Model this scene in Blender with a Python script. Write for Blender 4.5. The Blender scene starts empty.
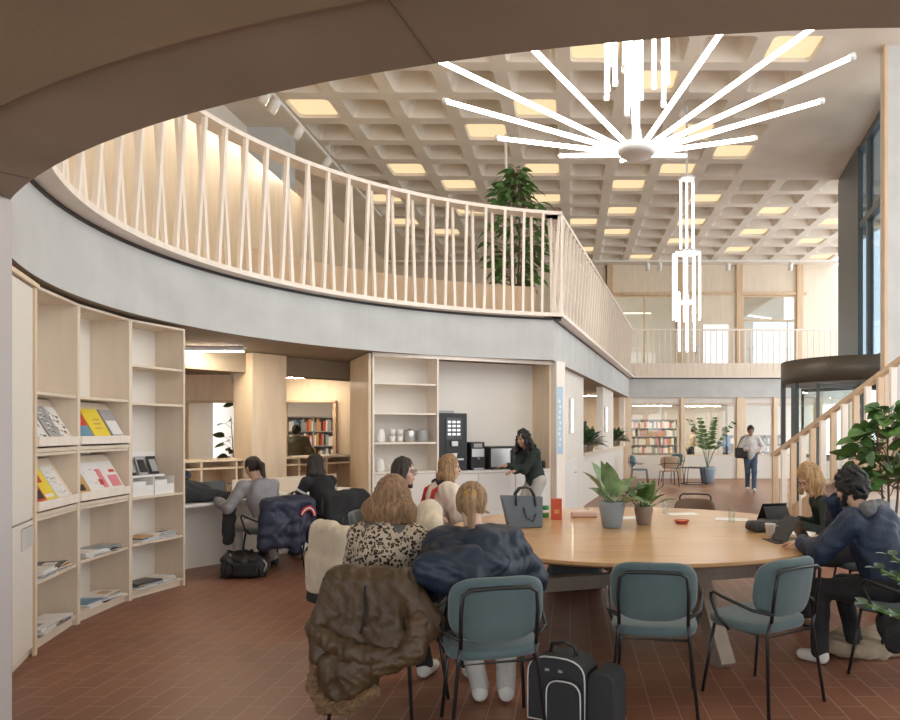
import bpy, bmesh, math, random
import numpy as np
from mathutils import Vector, Matrix, noise
from mathutils.geometry import tessellate_polygon
PI = math.pi
R = math.radians
SC = bpy.context.scene
COL = SC.collection
random.seed(7)

# ------------------------------------------------------------ materials
MATS = {}
def mat(name, col=(.8, .8, .8), rough=.5, metal=0, emit=None, estr=1, trans=0, var=0, scale=6, bump=0, bscale=60, coat=0, sheen=0, stretch=None, detail=4):
    if name in MATS: return MATS[name]
    m = bpy.data.materials.new(name); m.use_nodes = True
    nt = m.node_tree; b = nt.nodes['Principled BSDF']
    b.inputs['Base Color'].default_value = (*col, 1)
    b.inputs['Roughness'].default_value = rough
    b.inputs['Metallic'].default_value = metal
    if coat: b.inputs['Coat Weight'].default_value = coat
    if sheen: b.inputs['Sheen Weight'].default_value = sheen
    if trans:
        b.inputs['Transmission Weight'].default_value = trans
    if emit:
        b.inputs['Emission Color'].default_value = (*emit, 1)
        b.inputs['Emission Strength'].default_value = estr
    if var or bump:
        tc = nt.nodes.new('ShaderNodeTexCoord'); mp = nt.nodes.new('ShaderNodeMapping')
        nt.links.new(tc.outputs['Object'], mp.inputs[0])
        if stretch: mp.inputs['Scale'].default_value = stretch
        n = nt.nodes.new('ShaderNodeTexNoise'); n.inputs['Scale'].default_value = scale; n.inputs['Detail'].default_value = detail
        nt.links.new(mp.outputs[0], n.inputs[0])
        if var:
            r = nt.nodes.new('ShaderNodeValToRGB')
            r.color_ramp.elements[0].position = .3; r.color_ramp.elements[1].position = .7
            r.color_ramp.elements[0].color = (*[max(0, c*(1-var)) for c in col], 1)
            r.color_ramp.elements[1].color = (*[min(1, c*(1+var)) for c in col], 1)
            nt.links.new(n.outputs[0], r.inputs[0]); nt.links.new(r.outputs[0], b.inputs['Base Color'])
        if bump:
            n2 = nt.nodes.new('ShaderNodeTexNoise'); n2.inputs['Scale'].default_value = bscale; n2.inputs['Detail'].default_value = 3
            nt.links.new(mp.outputs[0], n2.inputs[0])
            bp = nt.nodes.new('ShaderNodeBump'); bp.inputs['Strength'].default_value = bump; bp.inputs['Distance'].default_value = .02
            nt.links.new(n2.outputs[0], bp.inputs['Height']); nt.links.new(bp.outputs[0], b.inputs['Normal'])
    MATS[name] = m
    return m

def glass_mat(name, tint=(.9, .95, .95), refl=.12):
    m = bpy.data.materials.new(name); m.use_nodes = True
    nt = m.node_tree; nt.nodes.clear()
    o = nt.nodes.new('ShaderNodeOutputMaterial'); mx = nt.nodes.new('ShaderNodeMixShader')
    t = nt.nodes.new('ShaderNodeBsdfTransparent'); g = nt.nodes.new('ShaderNodeBsdfGlossy')
    t.inputs[0].default_value = (*tint, 1); g.inputs['Roughness'].default_value = .02
    mx.inputs[0].default_value = refl
    nt.links.new(t.outputs[0], mx.inputs[1]); nt.links.new(g.outputs[0], mx.inputs[2]); nt.links.new(mx.outputs[0], o.inputs[0])
    MATS[name] = m
    return m

# ------------------------------------------------------------ object helpers
def tag(o, label=None, cat=None, group=None, kind=None):
    if label: o['label'] = label
    if cat: o['category'] = cat
    if group: o['group'] = group
    if kind: o['kind'] = kind
    return o

def thing(name, label, cat, loc=(0, 0, 0), rz=0, group=None):
    o = bpy.data.objects.new(name, None); COL.objects.link(o)
    o.location = loc; o.rotation_euler = (0, 0, rz); o.empty_display_size = .05
    return tag(o, label, cat, group)

def link_mesh(name, me, m, parent=None):
    o = bpy.data.objects.new(name, me); COL.objects.link(o)
    if m is not None:
        for k in (m if isinstance(m, (list, tuple)) else [m]): me.materials.append(k)
    if parent is not None: o.parent = parent
    return o

def dup(root, loc, rz, label=None, group=None):
    r = root.copy(); COL.objects.link(r); r.location = loc; r.rotation_euler = (0, 0, rz)
    if label: r['label'] = label
    if group: r['group'] = group
    for ch in list(root.children):
        c = ch.copy(); COL.objects.link(c); c.parent = r
        for g in ch.children:
            d = g.copy(); COL.objects.link(d); d.parent = c
    return r

class MB:
    """collects shapes, builds one mesh"""
    def __init__(s): s.v = []; s.f = []; s.mi = []; s.cur = 0; s.sm = []
    def add(s, vs, fs, smooth=False):
        n = len(s.v); s.v += [tuple(v) for v in vs]
        for f in fs: s.f.append([i+n for i in f]); s.mi.append(s.cur); s.sm.append(smooth)
        return s
    def box(s, c, d, rot=None, bev=0):
        bm = bmesh.new(); bmesh.ops.create_cube(bm, size=1)
        bmesh.ops.scale(bm, vec=d, verts=bm.verts)
        if bev: bmesh.ops.bevel(bm, geom=list(bm.edges), offset=min(bev, min(d)*.45), segments=2, affect='EDGES', profile=.5)
        M = Matrix.Translation(c)
        if rot is not None: M = M @ (rot.to_4x4() if isinstance(rot, Matrix) else Matrix.Rotation(rot, 4, 'Z'))
        bmesh.ops.transform(bm, matrix=M, verts=bm.verts)
        return s.from_bm(bm)
    def from_bm(s, bm, smooth=False):
        bm.verts.index_update()
        s.add([v.co[:] for v in bm.verts], [[v.index for v in f.verts] for f in bm.faces], smooth); bm.free(); return s
    def bar(s, p0, p1, w, d, up=(0, 0, 1), bev=0):
        p0 = Vector(p0); p1 = Vector(p1); z = (p1-p0); L = z.length; z.normalize()
        x = z.cross(Vector(up))
        if x.length < 1e-4: x = z.cross(Vector((1, 0, 0)))
        x.normalize(); y = z.cross(x)
        rot = Matrix((x, y, z)).transposed()
        return s.box((p0+p1)/2, (w, d, L), rot, bev)
    def tube(s, pts, r, seg=8, cap=True, closed=False, taper=None):
        pts = [Vector(p) for p in pts]; n = len(pts); vs = []; fs = []; prev = None
        for i, p in enumerate(pts):
            if closed: t = pts[(i+1) % n]-pts[i-1]
            else: t = pts[min(i+1, n-1)]-pts[max(i-1, 0)]
            t.normalize()
            if prev is None:
                a = t.cross(Vector((0, 0, 1)))
                if a.length < 1e-3: a = t.cross(Vector((1, 0, 0)))
            else: a = prev-t*prev.dot(t)
            a.normalize(); prev = a; b = t.cross(a)
            rr = r if taper is None else taper[i]
            for k in range(seg):
                q = 2*PI*k/seg; vs.append(p+(a*math.cos(q)+b*math.sin(q))*rr)
        for i in range(n if closed else n-1):
            j = (i+1) % n
            for k in range(seg):
                k2 = (k+1) % seg; fs.append([i*seg+k, i*seg+k2, j*seg+k2, j*seg+k])
        if cap and not closed:
            fs.append(list(range(seg))[::-1]); fs.append([(n-1)*seg+k for k in range(seg)])
        return s.add(vs, fs, True)
    def lathe(s, prof, seg=24, c=(0, 0, 0), M=None):
        vs = []; fs = []; n = len(prof)
        for (r, z) in prof:
            for k in range(seg):
                q = 2*PI*k/seg; vs.append(Vector((r*math.cos(q), r*math.sin(q), z)))
        for i in range(n-1):
            for k in range(seg):
                k2 = (k+1) % seg; fs.append([i*seg+k, i*seg+k2, (i+1)*seg+k2, (i+1)*seg+k])
        if prof[0][0] > 1e-5: fs.append(list(range(seg))[::-1])
        if prof[-1][0] > 1e-5: fs.append([(n-1)*seg+k for k in range(seg)])
        if M is not None: vs = [M @ v for v in vs]
        vs = [v+Vector(c) for v in vs]
        return s.add(vs, fs, True)
    def cyl(s, p0, p1, r, seg=12): return s.tube([p0, p1], r, seg)
    def prism(s, poly, z0, z1):
        n = len(poly); vs = [(x, y, z0) for x, y in poly]+[(x, y, z1) for x, y in poly]
        tr = tessellate_polygon([[Vector((x, y, 0)) for x, y in poly]])
        fs = [[i, (i+1) % n, (i+1) % n+n, i+n] for i in range(n)]
        for t in tr:
            fs.append(list(t)); fs.append([i+n for i in t])
        return s.add(vs, fs)
    def quad(s, a, b, c, d): return s.add([a, b, c, d], [[0, 1, 2, 3]])
    def ell(s, c, r, seg=12, rings=8, M=None):
        prof = []
        for i in range(rings+1):
            a = -PI/2+PI*i/rings; prof.append((max(math.cos(a), 1e-6), math.sin(a)))
        S = Matrix.Diagonal((*r, 1)); 
        if M is not None: S = M.to_4x4() @ S
        return s.lathe(prof, seg, c, S)
    def sweep(s, path, prof, closed=False):
        """profile (offset outward, z) swept along plan path [(x,y,nx,ny)]"""
        n = len(path); m = len(prof); vs = []; fs = []
        for (x, y, nx, ny) in path:
            for (o, z) in prof: vs.append((x+nx*o, y+ny*o, z))
        for i in range(n-1):
            for k in range(m):
                k2 = (k+1) % m; fs.append([i*m+k, i*m+k2, (i+1)*m+k2, (i+1)*m+k])
        fs.append(list(range(m))[::-1]); fs.append([(n-1)*m+k for k in range(m)])
        return s.add(vs, fs)
    def build(s, name, m, parent=None, world=False, bevel=0, smooth=None):
        me = bpy.data.meshes.new(name)
        vs = s.v
        if world and parent is not None:
            Mi = (Matrix.Translation(parent.location) @ Matrix.Rotation(parent.rotation_euler.z, 4, 'Z')).inverted()
            if parent.parent is not None: Mi = (Matrix.Translation(parent.parent.location) @ Matrix.Rotation(parent.parent.rotation_euler.z, 4, 'Z')).inverted()
            vs = [(Mi @ Vector(v))[:] for v in vs]
        me.from_pydata(vs, [], s.f)
        me.polygons.foreach_set('material_index', s.mi)
        me.polygons.foreach_set('use_smooth', [bool(x) if smooth is None else smooth for x in s.sm])
        me.update()
        bm = bmesh.new(); bm.from_mesh(me); bmesh.ops.recalc_face_normals(bm, faces=bm.faces); bm.to_mesh(me); bm.free()
        o = link_mesh(name, me, m, parent)
        if bevel:
            md = o.modifiers.new('b', 'BEVEL'); md.width = bevel; md.segments = 2; md.limit_method = 'ANGLE'; md.angle_limit = R(40)
        return o

def struct(name, mb, m, **k):
    o = mb.build(name, m, **k)
    if o.parent is None: o['kind'] = 'structure'
    return o

# ------------------------------------------------------------ smooth blobs (signed distance -> surface nets)
def sd_cap(P, a, ra, b, rb):
    a = np.array(a, np.float32); b = np.array(b, np.float32); ab = b-a
    t = np.clip(((P-a)@ab)/max(float(ab@ab), 1e-9), 0, 1)
    return np.linalg.norm(P-a-t[:, None]*ab, axis=1)-(ra+(rb-ra)*t)
def sd_ell(P, c, r, rot=None):
    q = P-np.array(c, np.float32)
    if rot is not None: q = q@np.array(rot, np.float32)
    r = np.array(r, np.float32)
    k0 = np.linalg.norm(q/r, axis=1); k1 = np.linalg.norm(q/(r*r), axis=1)+1e-6
    return k0*(k0-1)/k1
def sd_box(P, c, h, rd=0, rot=None):
    q = P-np.array(c, np.float32)
    if rot is not None: q = q@np.array(rot, np.float32)
    q = np.abs(q)-(np.array(h, np.float32)-rd)
    return np.linalg.norm(np.maximum(q, 0), axis=1)+np.minimum(q.max(axis=1), 0)-rd
def smin(a, b, k):
    h = np.clip(.5+.5*(b-a)/k, 0, 1)
    return b*(1-h)+a*h-k*h*(1-h)

def blob_mesh(name, prims, vox=.012, k=.03, disp=None, pad=.05):
    """prims: ('c',p0,r0,p1,r1) ('e',c,r[,rot]) ('b',c,h,round[,rot]); '-c' etc carve; optional dict {'k':..} last"""
    lo = np.full(3, 1e9); hi = np.full(3, -1e9)
    for p in prims:
        if p[0][0] == '-': continue
        if p[0] == 'c':
            for q, r in ((p[1], p[2]), (p[3], p[4])):
                lo = np.minimum(lo, np.array(q)-r); hi = np.maximum(hi, np.array(q)+r)
        else:
            r = np.array(p[2]); r = np.full(3, np.linalg.norm(r)) if (len(p) > (3 if p[0] == 'e' else 4) and p[-1] is not None) else r
            lo = np.minimum(lo, np.array(p[1])-r); hi = np.maximum(hi, np.array(p[1])+r)
    lo -= pad; hi += pad
    n = np.maximum(np.ceil((hi-lo)/vox).astype(int)+1, 4)
    ax = [(lo[i]+vox*np.arange(n[i])).astype(np.float32) for i in range(3)]
    D = np.full(tuple(n), .5, np.float32)
    def sub(l, h):
        a = np.clip(np.floor((l-lo)/vox).astype(int), 0, n-1); b = np.clip(np.ceil((h-lo)/vox).astype(int)+1, 1, n)
        return tuple(slice(a[i], max(b[i], a[i]+1)) for i in range(3))
    def grid(sl_):
        return np.stack(np.meshgrid(*[ax[i][sl_[i]] for i in range(3)], indexing='ij'), -1).reshape(-1, 3)
    for p in prims:
        t = p[0].strip('-*'); kk = .004 if '*' in p[0] else k
        if t == 'c':
            l = np.minimum(np.array(p[1])-p[2], np.array(p[3])-p[4]); h = np.maximum(np.array(p[1])+p[2], np.array(p[3])+p[4])
        else:
            r = np.array(p[2]); rot = p[3 if t == 'e' else 4] if len(p) > (3 if t == 'e' else 4) else None
            if rot is not None: r = np.full(3, np.linalg.norm(r)) if t == 'b' else np.full(3, r.max())
            l = np.array(p[1])-r; h = np.array(p[1])+r
        m_ = kk+2*vox+.015; S_ = sub(l-m_, h+m_); G = grid(S_)
        if not len(G): continue
        if t == 'c': d = sd_cap(G, *p[1:5])
        elif t == 'e': d = sd_ell(G, p[1], p[2], p[3] if len(p) > 3 else None)
        else: d = sd_box(G, p[1], p[2], p[3], p[4] if len(p) > 4 else None)
        cur = D[S_].reshape(-1)
        D[S_] = (-smin(-cur, d, kk*.5) if p[0][0] == '-' else smin(cur, d, kk)).reshape(D[S_].shape)
    if disp is not None:
        near = np.abs(D) < .08
        ii = np.argwhere(near); G = np.stack([ax[q][ii[:, q]] for q in range(3)], 1)
        D[near] += disp(G).astype(np.float32)
    D[0] = D[-1] = 1; D[:, 0] = D[:, -1] = 1; D[:, :, 0] = D[:, :, -1] = 1
    s = D < 0
    c = [D[i:n[0]-1+i, j:n[1]-1+j, l:n[2]-1+l] for i in (0, 1) for j in (0, 1) for l in (0, 1)]
    cs = [x < 0 for x in c]; cnt = sum(x.astype(np.int8) for x in cs)
    act = (cnt > 0) & (cnt < 8)
    acc = np.zeros((*act.shape, 3), np.float32); num = np.zeros(act.shape, np.float32)
    offs = [(i, j, l) for i in (0, 1) for j in (0, 1) for l in (0, 1)]
    for ia in range(8):
        for ib in range(ia+1, 8):
            oa = offs[ia]; ob = offs[ib]
            if sum(abs(x-y) for x, y in zip(oa, ob)) != 1: continue
            cr = cs[ia] != cs[ib]
            t = np.where(cr, c[ia]/np.where(cr, c[ia]-c[ib], 1), 0)
            for d in range(3): acc[..., d] += np.where(cr, oa[d]+t*(ob[d]-oa[d]), 0)
            num += cr
    idx = np.full(act.shape, -1, np.int64); w = np.argwhere(act); idx[act] = np.arange(len(w))
    V = (w+acc[act]/num[act][:, None])*vox+lo
    F = []
    for d in range(3):
        a, b = [(1, 2), (2, 0), (0, 1)][d]
        s0 = np.moveaxis(s, d, 0); diff = s0[:-1] != s0[1:]
        diff = np.moveaxis(diff, 0, d); q = np.argwhere(diff)
        q = q[(q[:, a] > 0) & (q[:, b] > 0) & (q[:, a] < n[a]-1) & (q[:, b] < n[b]-1)]
        if not len(q): continue
        inside = s[q[:, 0], q[:, 1], q[:, 2]]
        def at(da, db):
            r = q.copy(); r[:, a] += da; r[:, b] += db
            return idx[r[:, 0], r[:, 1], r[:, 2]]
        f = np.stack([at(-1, -1), at(0, -1), at(0, 0), at(-1, 0)], 1)
        f[~inside] = f[~inside][:, ::-1]
        F.append(f)
    F = np.concatenate(F); F = F[(F >= 0).all(1)]
    me = bpy.data.meshes.new(name)
    me.vertices.add(len(V)); me.vertices.foreach_set('co', V.astype(np.float32).ravel())
    me.loops.add(F.size); me.loops.foreach_set('vertex_index', F.ravel().astype(np.int32))
    me.polygons.add(len(F)); me.polygons.foreach_set('loop_start', np.arange(0, F.size, 4, dtype=np.int32))
    me.update(calc_edges=True); me.validate()
    me.polygons.foreach_set('use_smooth', [True]*len(me.polygons))
    return me

def blob(name, prims, m, parent=None, vox=.012, k=.03, disp=None):
    return link_mesh(name, blob_mesh(name, prims, vox, k, disp), m, parent)

def folds(amp=.008, f=(18, 18, 6), seed=0, f2=2.3):
    def fn(G):
        x, y, z = G[:, 0], G[:, 1], G[:, 2]
        a = np.sin(x*f[0]+seed+2*np.sin(z*f[2]*.7+seed))*np.cos(y*f[1]+1.7*seed+1.3*np.sin(z*f[2]))
        b = np.sin((x+y)*f[0]*f2+np.sin(z*f[2]*2+seed)*2)*np.sin(z*f[2]*f2+seed)
        return amp*(a+.6*b)
    return fn
def quilt(amp=.012, pitch=.09, seed=0, axis=2):
    g = folds(.006, (20, 20, 9), seed)
    def fn(G): return amp*(.6-np.abs(np.sin(G[:, axis]*PI/pitch+.25*np.sin(G[:, 0]*9+seed))))+g(G)
    return fn
def strands(amp=.004, n=40, c=(0, 0), wav=0):
    def fn(G):
        a = np.arctan2(G[:, 1]-c[1], G[:, 0]-c[0])
        return amp*(np.sin(a*n+3*np.sin(G[:, 2]*14)*(.4+wav))+.7*np.sin(a*n*.43+1+2*np.sin(G[:, 2]*9)*wav))
    return fn
# ------------------------------------------------------------ palette
CONC = mat('concrete_pale', (.56, .565, .55), .75, var=.07, scale=2.2, bump=.08, bscale=40)
CONC_SHADE = mat('concrete_shaded', (.34, .28, .21), .8, var=.1, scale=1.6, bump=.1, bscale=30)  # underside shade and floor bounce put into the slab's concrete colour
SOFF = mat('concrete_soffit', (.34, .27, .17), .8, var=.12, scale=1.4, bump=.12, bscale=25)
WAFF = mat('concrete_waffle', (.74, .665, .57), .8, var=.08, scale=1.2, bump=.06, bscale=30)
SHADOWJ = mat('joint_shadow', (.16, .13, .10), .9)  # dark strips laid in for the shadow along the soffit joints
COLM = mat('painted_column', (.50, .46, .44), .6, var=.03, scale=2)
PLY = mat('birch_plywood', (.82, .65, .46), .45, var=.07, scale=1.6, stretch=(6, 6, 1), bump=.02, bscale=80)
PLYD = mat('oak_ply', (.66, .48, .31), .45, var=.1, scale=1.6, stretch=(6, 6, 1))
PLYW = mat('whitewashed_ply', (.76, .65, .52), .5, var=.05, scale=1.6, stretch=(6, 6, 1))
SLAT = mat('ash_slats', (.90, .81, .71), .45, var=.05, scale=2, stretch=(6, 6, 1))
WHITEP = mat('white_panel', (.80, .75, .68), .5, var=.02, scale=2)
WHITE = mat('white_laminate', (.82, .80, .77), .4)
PAPER = mat('paper', (.85, .84, .81), .7)
BLACKM = mat('black_metal', (.012, .012, .013), .35)
BLACKP = mat('black_plastic', (.02, .02, .022), .45)
DARKG = mat('dark_grey_frame', (.09, .105, .11), .4)
BRONZE = mat('bronze_canopy', (.10, .085, .065), .4, metal=.3)
STEEL = mat('brushed_steel', (.55, .55, .54), .35, metal=.8)
TUBE = mat('light_tube', (1, 1, 1), .4, emit=(1, .95, .86), estr=7)
PANEL = mat('ceiling_panel_lit', (.35, .30, .22), .5, emit=(1, .74, .42), estr=.68)
LED = mat('linear_led', (1, .95, .85), .5, emit=(1, .86, .66), estr=85)
LEDS = mat('linear_led_soft', (1, .95, .85), .5, emit=(1, .86, .66), estr=6)
WLED = mat('wall_led', (1, .95, .85), .5, emit=(1, .84, .62), estr=6)
WHITEM = mat('white_metal', (.78, .77, .74), .4)
GLASS = glass_mat('clear_glass', (.93, .95, .94), .07)
GLASSD = glass_mat('tinted_glass', (.55, .63, .68), .18)
TEAL = mat('teal_upholstery', (.074, .116, .122), .8, var=.08, scale=9, bump=.12, bscale=260, sheen=.3)
TABLEW = mat('oak_tabletop', (.62, .38, .19), .28, var=.13, scale=1.3, stretch=(1, 7, 1), coat=.15)
TLEG = mat('taupe_timber', (.33, .27, .21), .5, var=.08, scale=3, stretch=(6, 6, 1))

def floor_mat():
    m = bpy.data.materials.new('terracotta_tiles'); m.use_nodes = True
    nt = m.node_tree; b = nt.nodes['Principled BSDF']; L = nt.links.new
    tc = nt.nodes.new('ShaderNodeTexCoord'); mp = nt.nodes.new('ShaderNodeMapping')
    mp.inputs['Rotation'].default_value = (0, 0, R(90)); L(tc.outputs['Object'], mp.inputs[0])
    br = nt.nodes.new('ShaderNodeTexBrick'); br.inputs['Scale'].default_value = 1
    br.inputs['Brick Width'].default_value = .30; br.inputs['Row Height'].default_value = .155; br.inputs['Mortar Size'].default_value = .0035
    br.inputs['Mortar Smooth'].default_value = .2; br.inputs['Bias'].default_value = -.1
    br.inputs['Color1'].default_value = (.245, .100, .056, 1); br.inputs['Color2'].default_value = (.300, .126, .071, 1); br.inputs['Mortar'].default_value = (.42, .29, .22, 1)
    L(mp.outputs[0], br.inputs[0])
    n = nt.nodes.new('ShaderNodeTexNoise'); n.inputs['Scale'].default_value = 1.1; n.inputs['Detail'].default_value = 5; L(tc.outputs['Object'], n.inputs[0])
    mx = nt.nodes.new('ShaderNodeMix'); mx.data_type = 'RGBA'; mx.blend_type = 'MULTIPLY'; mx.inputs[0].default_value = .5
    rp = nt.nodes.new('ShaderNodeValToRGB'); rp.color_ramp.elements[0].color = (.72, .72, .72, 1); rp.color_ramp.elements[1].color = (1, 1, 1, 1)
    rp.color_ramp.elements[0].position = .3; rp.color_ramp.elements[1].position = .7
    L(n.outputs[0], rp.inputs[0]); L(br.outputs[0], mx.inputs[6]); L(rp.outputs[0], mx.inputs[7]); L(mx.outputs[2], b.inputs['Base Color'])
    bp = nt.nodes.new('ShaderNodeBump'); bp.inputs['Strength'].default_value = .25; bp.inputs['Distance'].default_value = .004; bp.invert = True
    L(br.outputs[1], bp.inputs['Height']); L(bp.outputs[0], b.inputs['Normal'])
    b.inputs['Roughness'].default_value = .42
    MATS['floor'] = m
    return m
FLOORM = floor_mat()
# ------------------------------------------------------------ ring geometry
CX, CY = .45, 6.37
ZB, ZT = 2.67, 3.28                        # slab underside / top
CEIL = 7.6
def ring_r(deg):
    t = R(min(max(deg, 97), 278))
    return 4.6651+.4175*math.cos(t)-.0252*math.sin(t)+.2087*math.cos(2*t)-.0239*math.sin(2*t)
def ring_pt(deg, off=0):
    t = R(deg); r = ring_r(deg)+off
    return (CX+r*math.cos(t), CY+r*math.sin(t))
TC = 99.4                                  # ring angle where the straight gallery starts
CORNER = ring_pt(TC)
BACKY = 23.0
BACKX = 1.94
sdir = Vector((BACKX-CORNER[0], BACKY-CORNER[1], 0)).normalized()
snrm = Vector((-sdir.y, sdir.x, 0))        # away from the void, to the left

def ring_path(a0, a1, n, off=0):
    out = []
    for i in range(n+1):
        a = a0+(a1-a0)*i/n; x, y = ring_pt(a, off); out.append((x, y, math.cos(R(a)), math.sin(R(a))))
    return out

# floor
struct('floor', MB().prism([(-11, -4), (11, -4), (11, 34), (-11, 34)], -.1, 0), FLOORM)
# gallery slab with the round opening
inner = [ring_pt(a) for a in np.linspace(318, TC, 90)]+[(BACKX, BACKY), (9.6, BACKY)]
outer = [(9.6, 27.5), (-10.5, 27.5), (-10.5, -3.2), (5.6, -3.2), (5.6, 2.6)]
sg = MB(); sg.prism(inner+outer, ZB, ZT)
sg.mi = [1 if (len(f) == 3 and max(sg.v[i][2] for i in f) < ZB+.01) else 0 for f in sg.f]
struct('slab_gallery', sg, [CONC, CONC_SHADE])
# soffit band overhead: the ring beam's underside stays flush, the slab beyond it sits a little higher and is coloured warmer for the floor bounce
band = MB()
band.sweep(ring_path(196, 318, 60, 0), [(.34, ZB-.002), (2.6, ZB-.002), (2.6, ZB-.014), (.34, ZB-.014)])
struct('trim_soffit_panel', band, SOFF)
jb = MB()
for a in (231, 259, 290):
    p = ring_pt(a, .01); q = ring_pt(a, .33)
    jb.bar((*p, ZB-.001), (*q, ZB-.001), .004, .002)
jb.sweep(ring_path(196, 318, 60, 0), [(.328, ZB-.004), (.34, ZB-.004), (.34, ZB-.001), (.328, ZB-.001)])
struct('trim_soffit_joint', jb, SHADOWJ)
# concrete column at the left edge
cl = MB().box((-2.98, 3.0, ZB/2), (.8, .5, ZB), bev=.02)
struct('column_left', cl, COLM)

# waffle ceiling
def rrect(cx, cy, w, d, r, n=3):
    pts = []
    for (sx, sy, a0) in ((1, 1, 0), (-1, 1, 90), (-1, -1, 180), (1, -1, 270)):
        for i in range(n+1):
            a = R(a0+90*i/n); pts.append((cx+sx*(w/2-r)+r*math.cos(a), cy+sy*(d/2-r)+r*math.sin(a)))
    return pts
WX, WY = 1.04, 1.023
X0, Y0 = .40, 11.04
LIT = {(-5, 2), (-4, 5), (-3, 6), (-2, 3), (-1, 2), (-1, 5), (0, 0), (-1, 7), (0, 9), (1, 6), (1, 8), (1, 10), (2, 5), (3, 4), (3, 7), (3, 9), (5, 8), (7, 9),
       (3, 0), (2, 3), (1, 1), (5, 10), (7, 11), (5, 12), (8, 13), (2, 13), (3, 11), (0, 12), (-5, 7), (-5, 9), (-4, 10), (-3, 8), (-3, -2), (1, -3), (-1, -4), (3, -4)}
def flat_cell(i, j):
    return i < -5 or (i >= 4 and j < 6) or i > 8
cm = MB(); vid = {}
for i in range(-6, 9):
    for j in range(-6, 14):
        cx = X0+WX*i; cy = Y0+WY*j; x0, x1, y0, y1 = cx-WX/2, cx+WX/2, cy-WY/2, cy+WY/2
        if flat_cell(i, j):
            cm.quad((x0, y0, CEIL), (x1, y0, CEIL), (x1, y1, CEIL), (x0, y1, CEIL)); continue
        a = rrect(cx, cy, .80, .76, .09); b = rrect(cx, cy, .60, .56, .10); n = len(a)
        vs = [(x, y, CEIL) for x, y in ((x1, y1), (x0, y1), (x0, y0), (x1, y0))]
        vs += [(x, y, CEIL) for x, y in a]+[(x, y, CEIL+.34) for x, y in b]
        fs = []
        m4 = n//4
        for q in range(4):
            o = 4+q*m4
            for e in range(m4-1): fs.append([q, o+e, o+e+1])
            nx = 4+((q+1)*m4) % n
            fs.append([q, o+m4-1, nx, (q+1) % 4])
        for e in range(n):
            e2 = (e+1) % n; fs.append([4+e, 4+e2, 4+n+e2, 4+n+e])
        fs.append([4+n+e for e in range(n)])
        cm.add(vs, fs)
cm.quad((-7.0, Y0-6.5*WY, CEIL), (X0-6.5*WX, Y0-6.5*WY, CEIL), (X0-6.5*WX, Y0+13.5*WY, CEIL), (-7.0, Y0+13.5*WY, CEIL))
cm.quad((-7.0, -3.2, CEIL), (9.6, -3.2, CEIL), (9.6, Y0-6.5*WY, CEIL), (-6.9, Y0-6.5*WY, CEIL))
cm.quad((-6.9, Y0+13.5*WY, CEIL), (9.6, Y0+13.5*WY, CEIL), (9.6, 27.5, CEIL), (-6.9, 27.5, CEIL))
struct('ceiling', cm, WAFF)
pm = MB().add([(x, y, 0) for x, y in rrect(0, 0, .75, .71, .085)]+[(x, y, .03) for x, y in rrect(0, 0, .75, .71, .085)],
              [list(range(16))[::-1], [16+k for k in range(16)]]+[[k, (k+1) % 16, 16+(k+1) % 16, 16+k] for k in range(16)])
lamp0 = None
for (i, j) in sorted(LIT):
    loc = (X0+WX*i, Y0+WY*j, CEIL+.06)
    if lamp0 is None:
        o = lamp0 = pm.build('ceiling_light', PANEL)
        tag(o, 'square warm light panel set flush in a coffer of the concrete ceiling', 'ceiling light', 'lit panels in the coffered ceiling')
    else:
        o = lamp0.copy(); COL.objects.link(o)
    o.location = loc

# upper storey walls
wl = MB().box((-6.5, 5.4, 5.0), (.2, 17.0, 3.42))
struct('wall_left', wl, PLY)
struct('wall_left_upper', MB().box((-6.5, 5.4, 7.16), (.22, 17.0, .88)), WHITEP)
struct('column_left_upper', MB().box((-6.12, 14.2, 5.45), (.82, .7, 4.32)), CONC)
struct('wall_left_back', MB().box((-6.7, 20.0, 5.44), (.3, 12.2, 4.32)), PLY)
struct('wall_left_ply', MB().box((-5.5, 8.9, 4.79), (.12, 12.2, 3.02)), PLY)
# low plywood wall behind the curved railing
lw = MB().sweep(ring_path(101, 150, 40, 1.0), [(0, ZT), (.08, ZT), (.08, 3.98), (0, 3.98)])
struct('wall_gallery_low', lw, PLYD)
# back wall, upper storey (y = 25.5)
bw = MB()
BY = 25.5
bw.box((-2.8, BY+.1, 5.44), (8.4, .2, 4.32))
bw.box((9.6, BY+.1, 5.44), (1.8, .2, 4.32))
bw.box((8.48, BY+.1, 4.94), (.44, .2, 3.32))
bw.box((5.0, BY+.1, 7.1), (7.4, .2, 1.0))
struct('wall_back_upper', bw, PLYW)
tr = MB()
for x in (1.45, 4.0, 6.15, 8.35): tr.box((x, BY-.03, 5.44), (.22, .2, 4.32))
tr.box((5.0, BY-.02, 6.56), (7.2, .12, .1)); 
struct('trim_back_upper', tr, PLYD)
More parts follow.
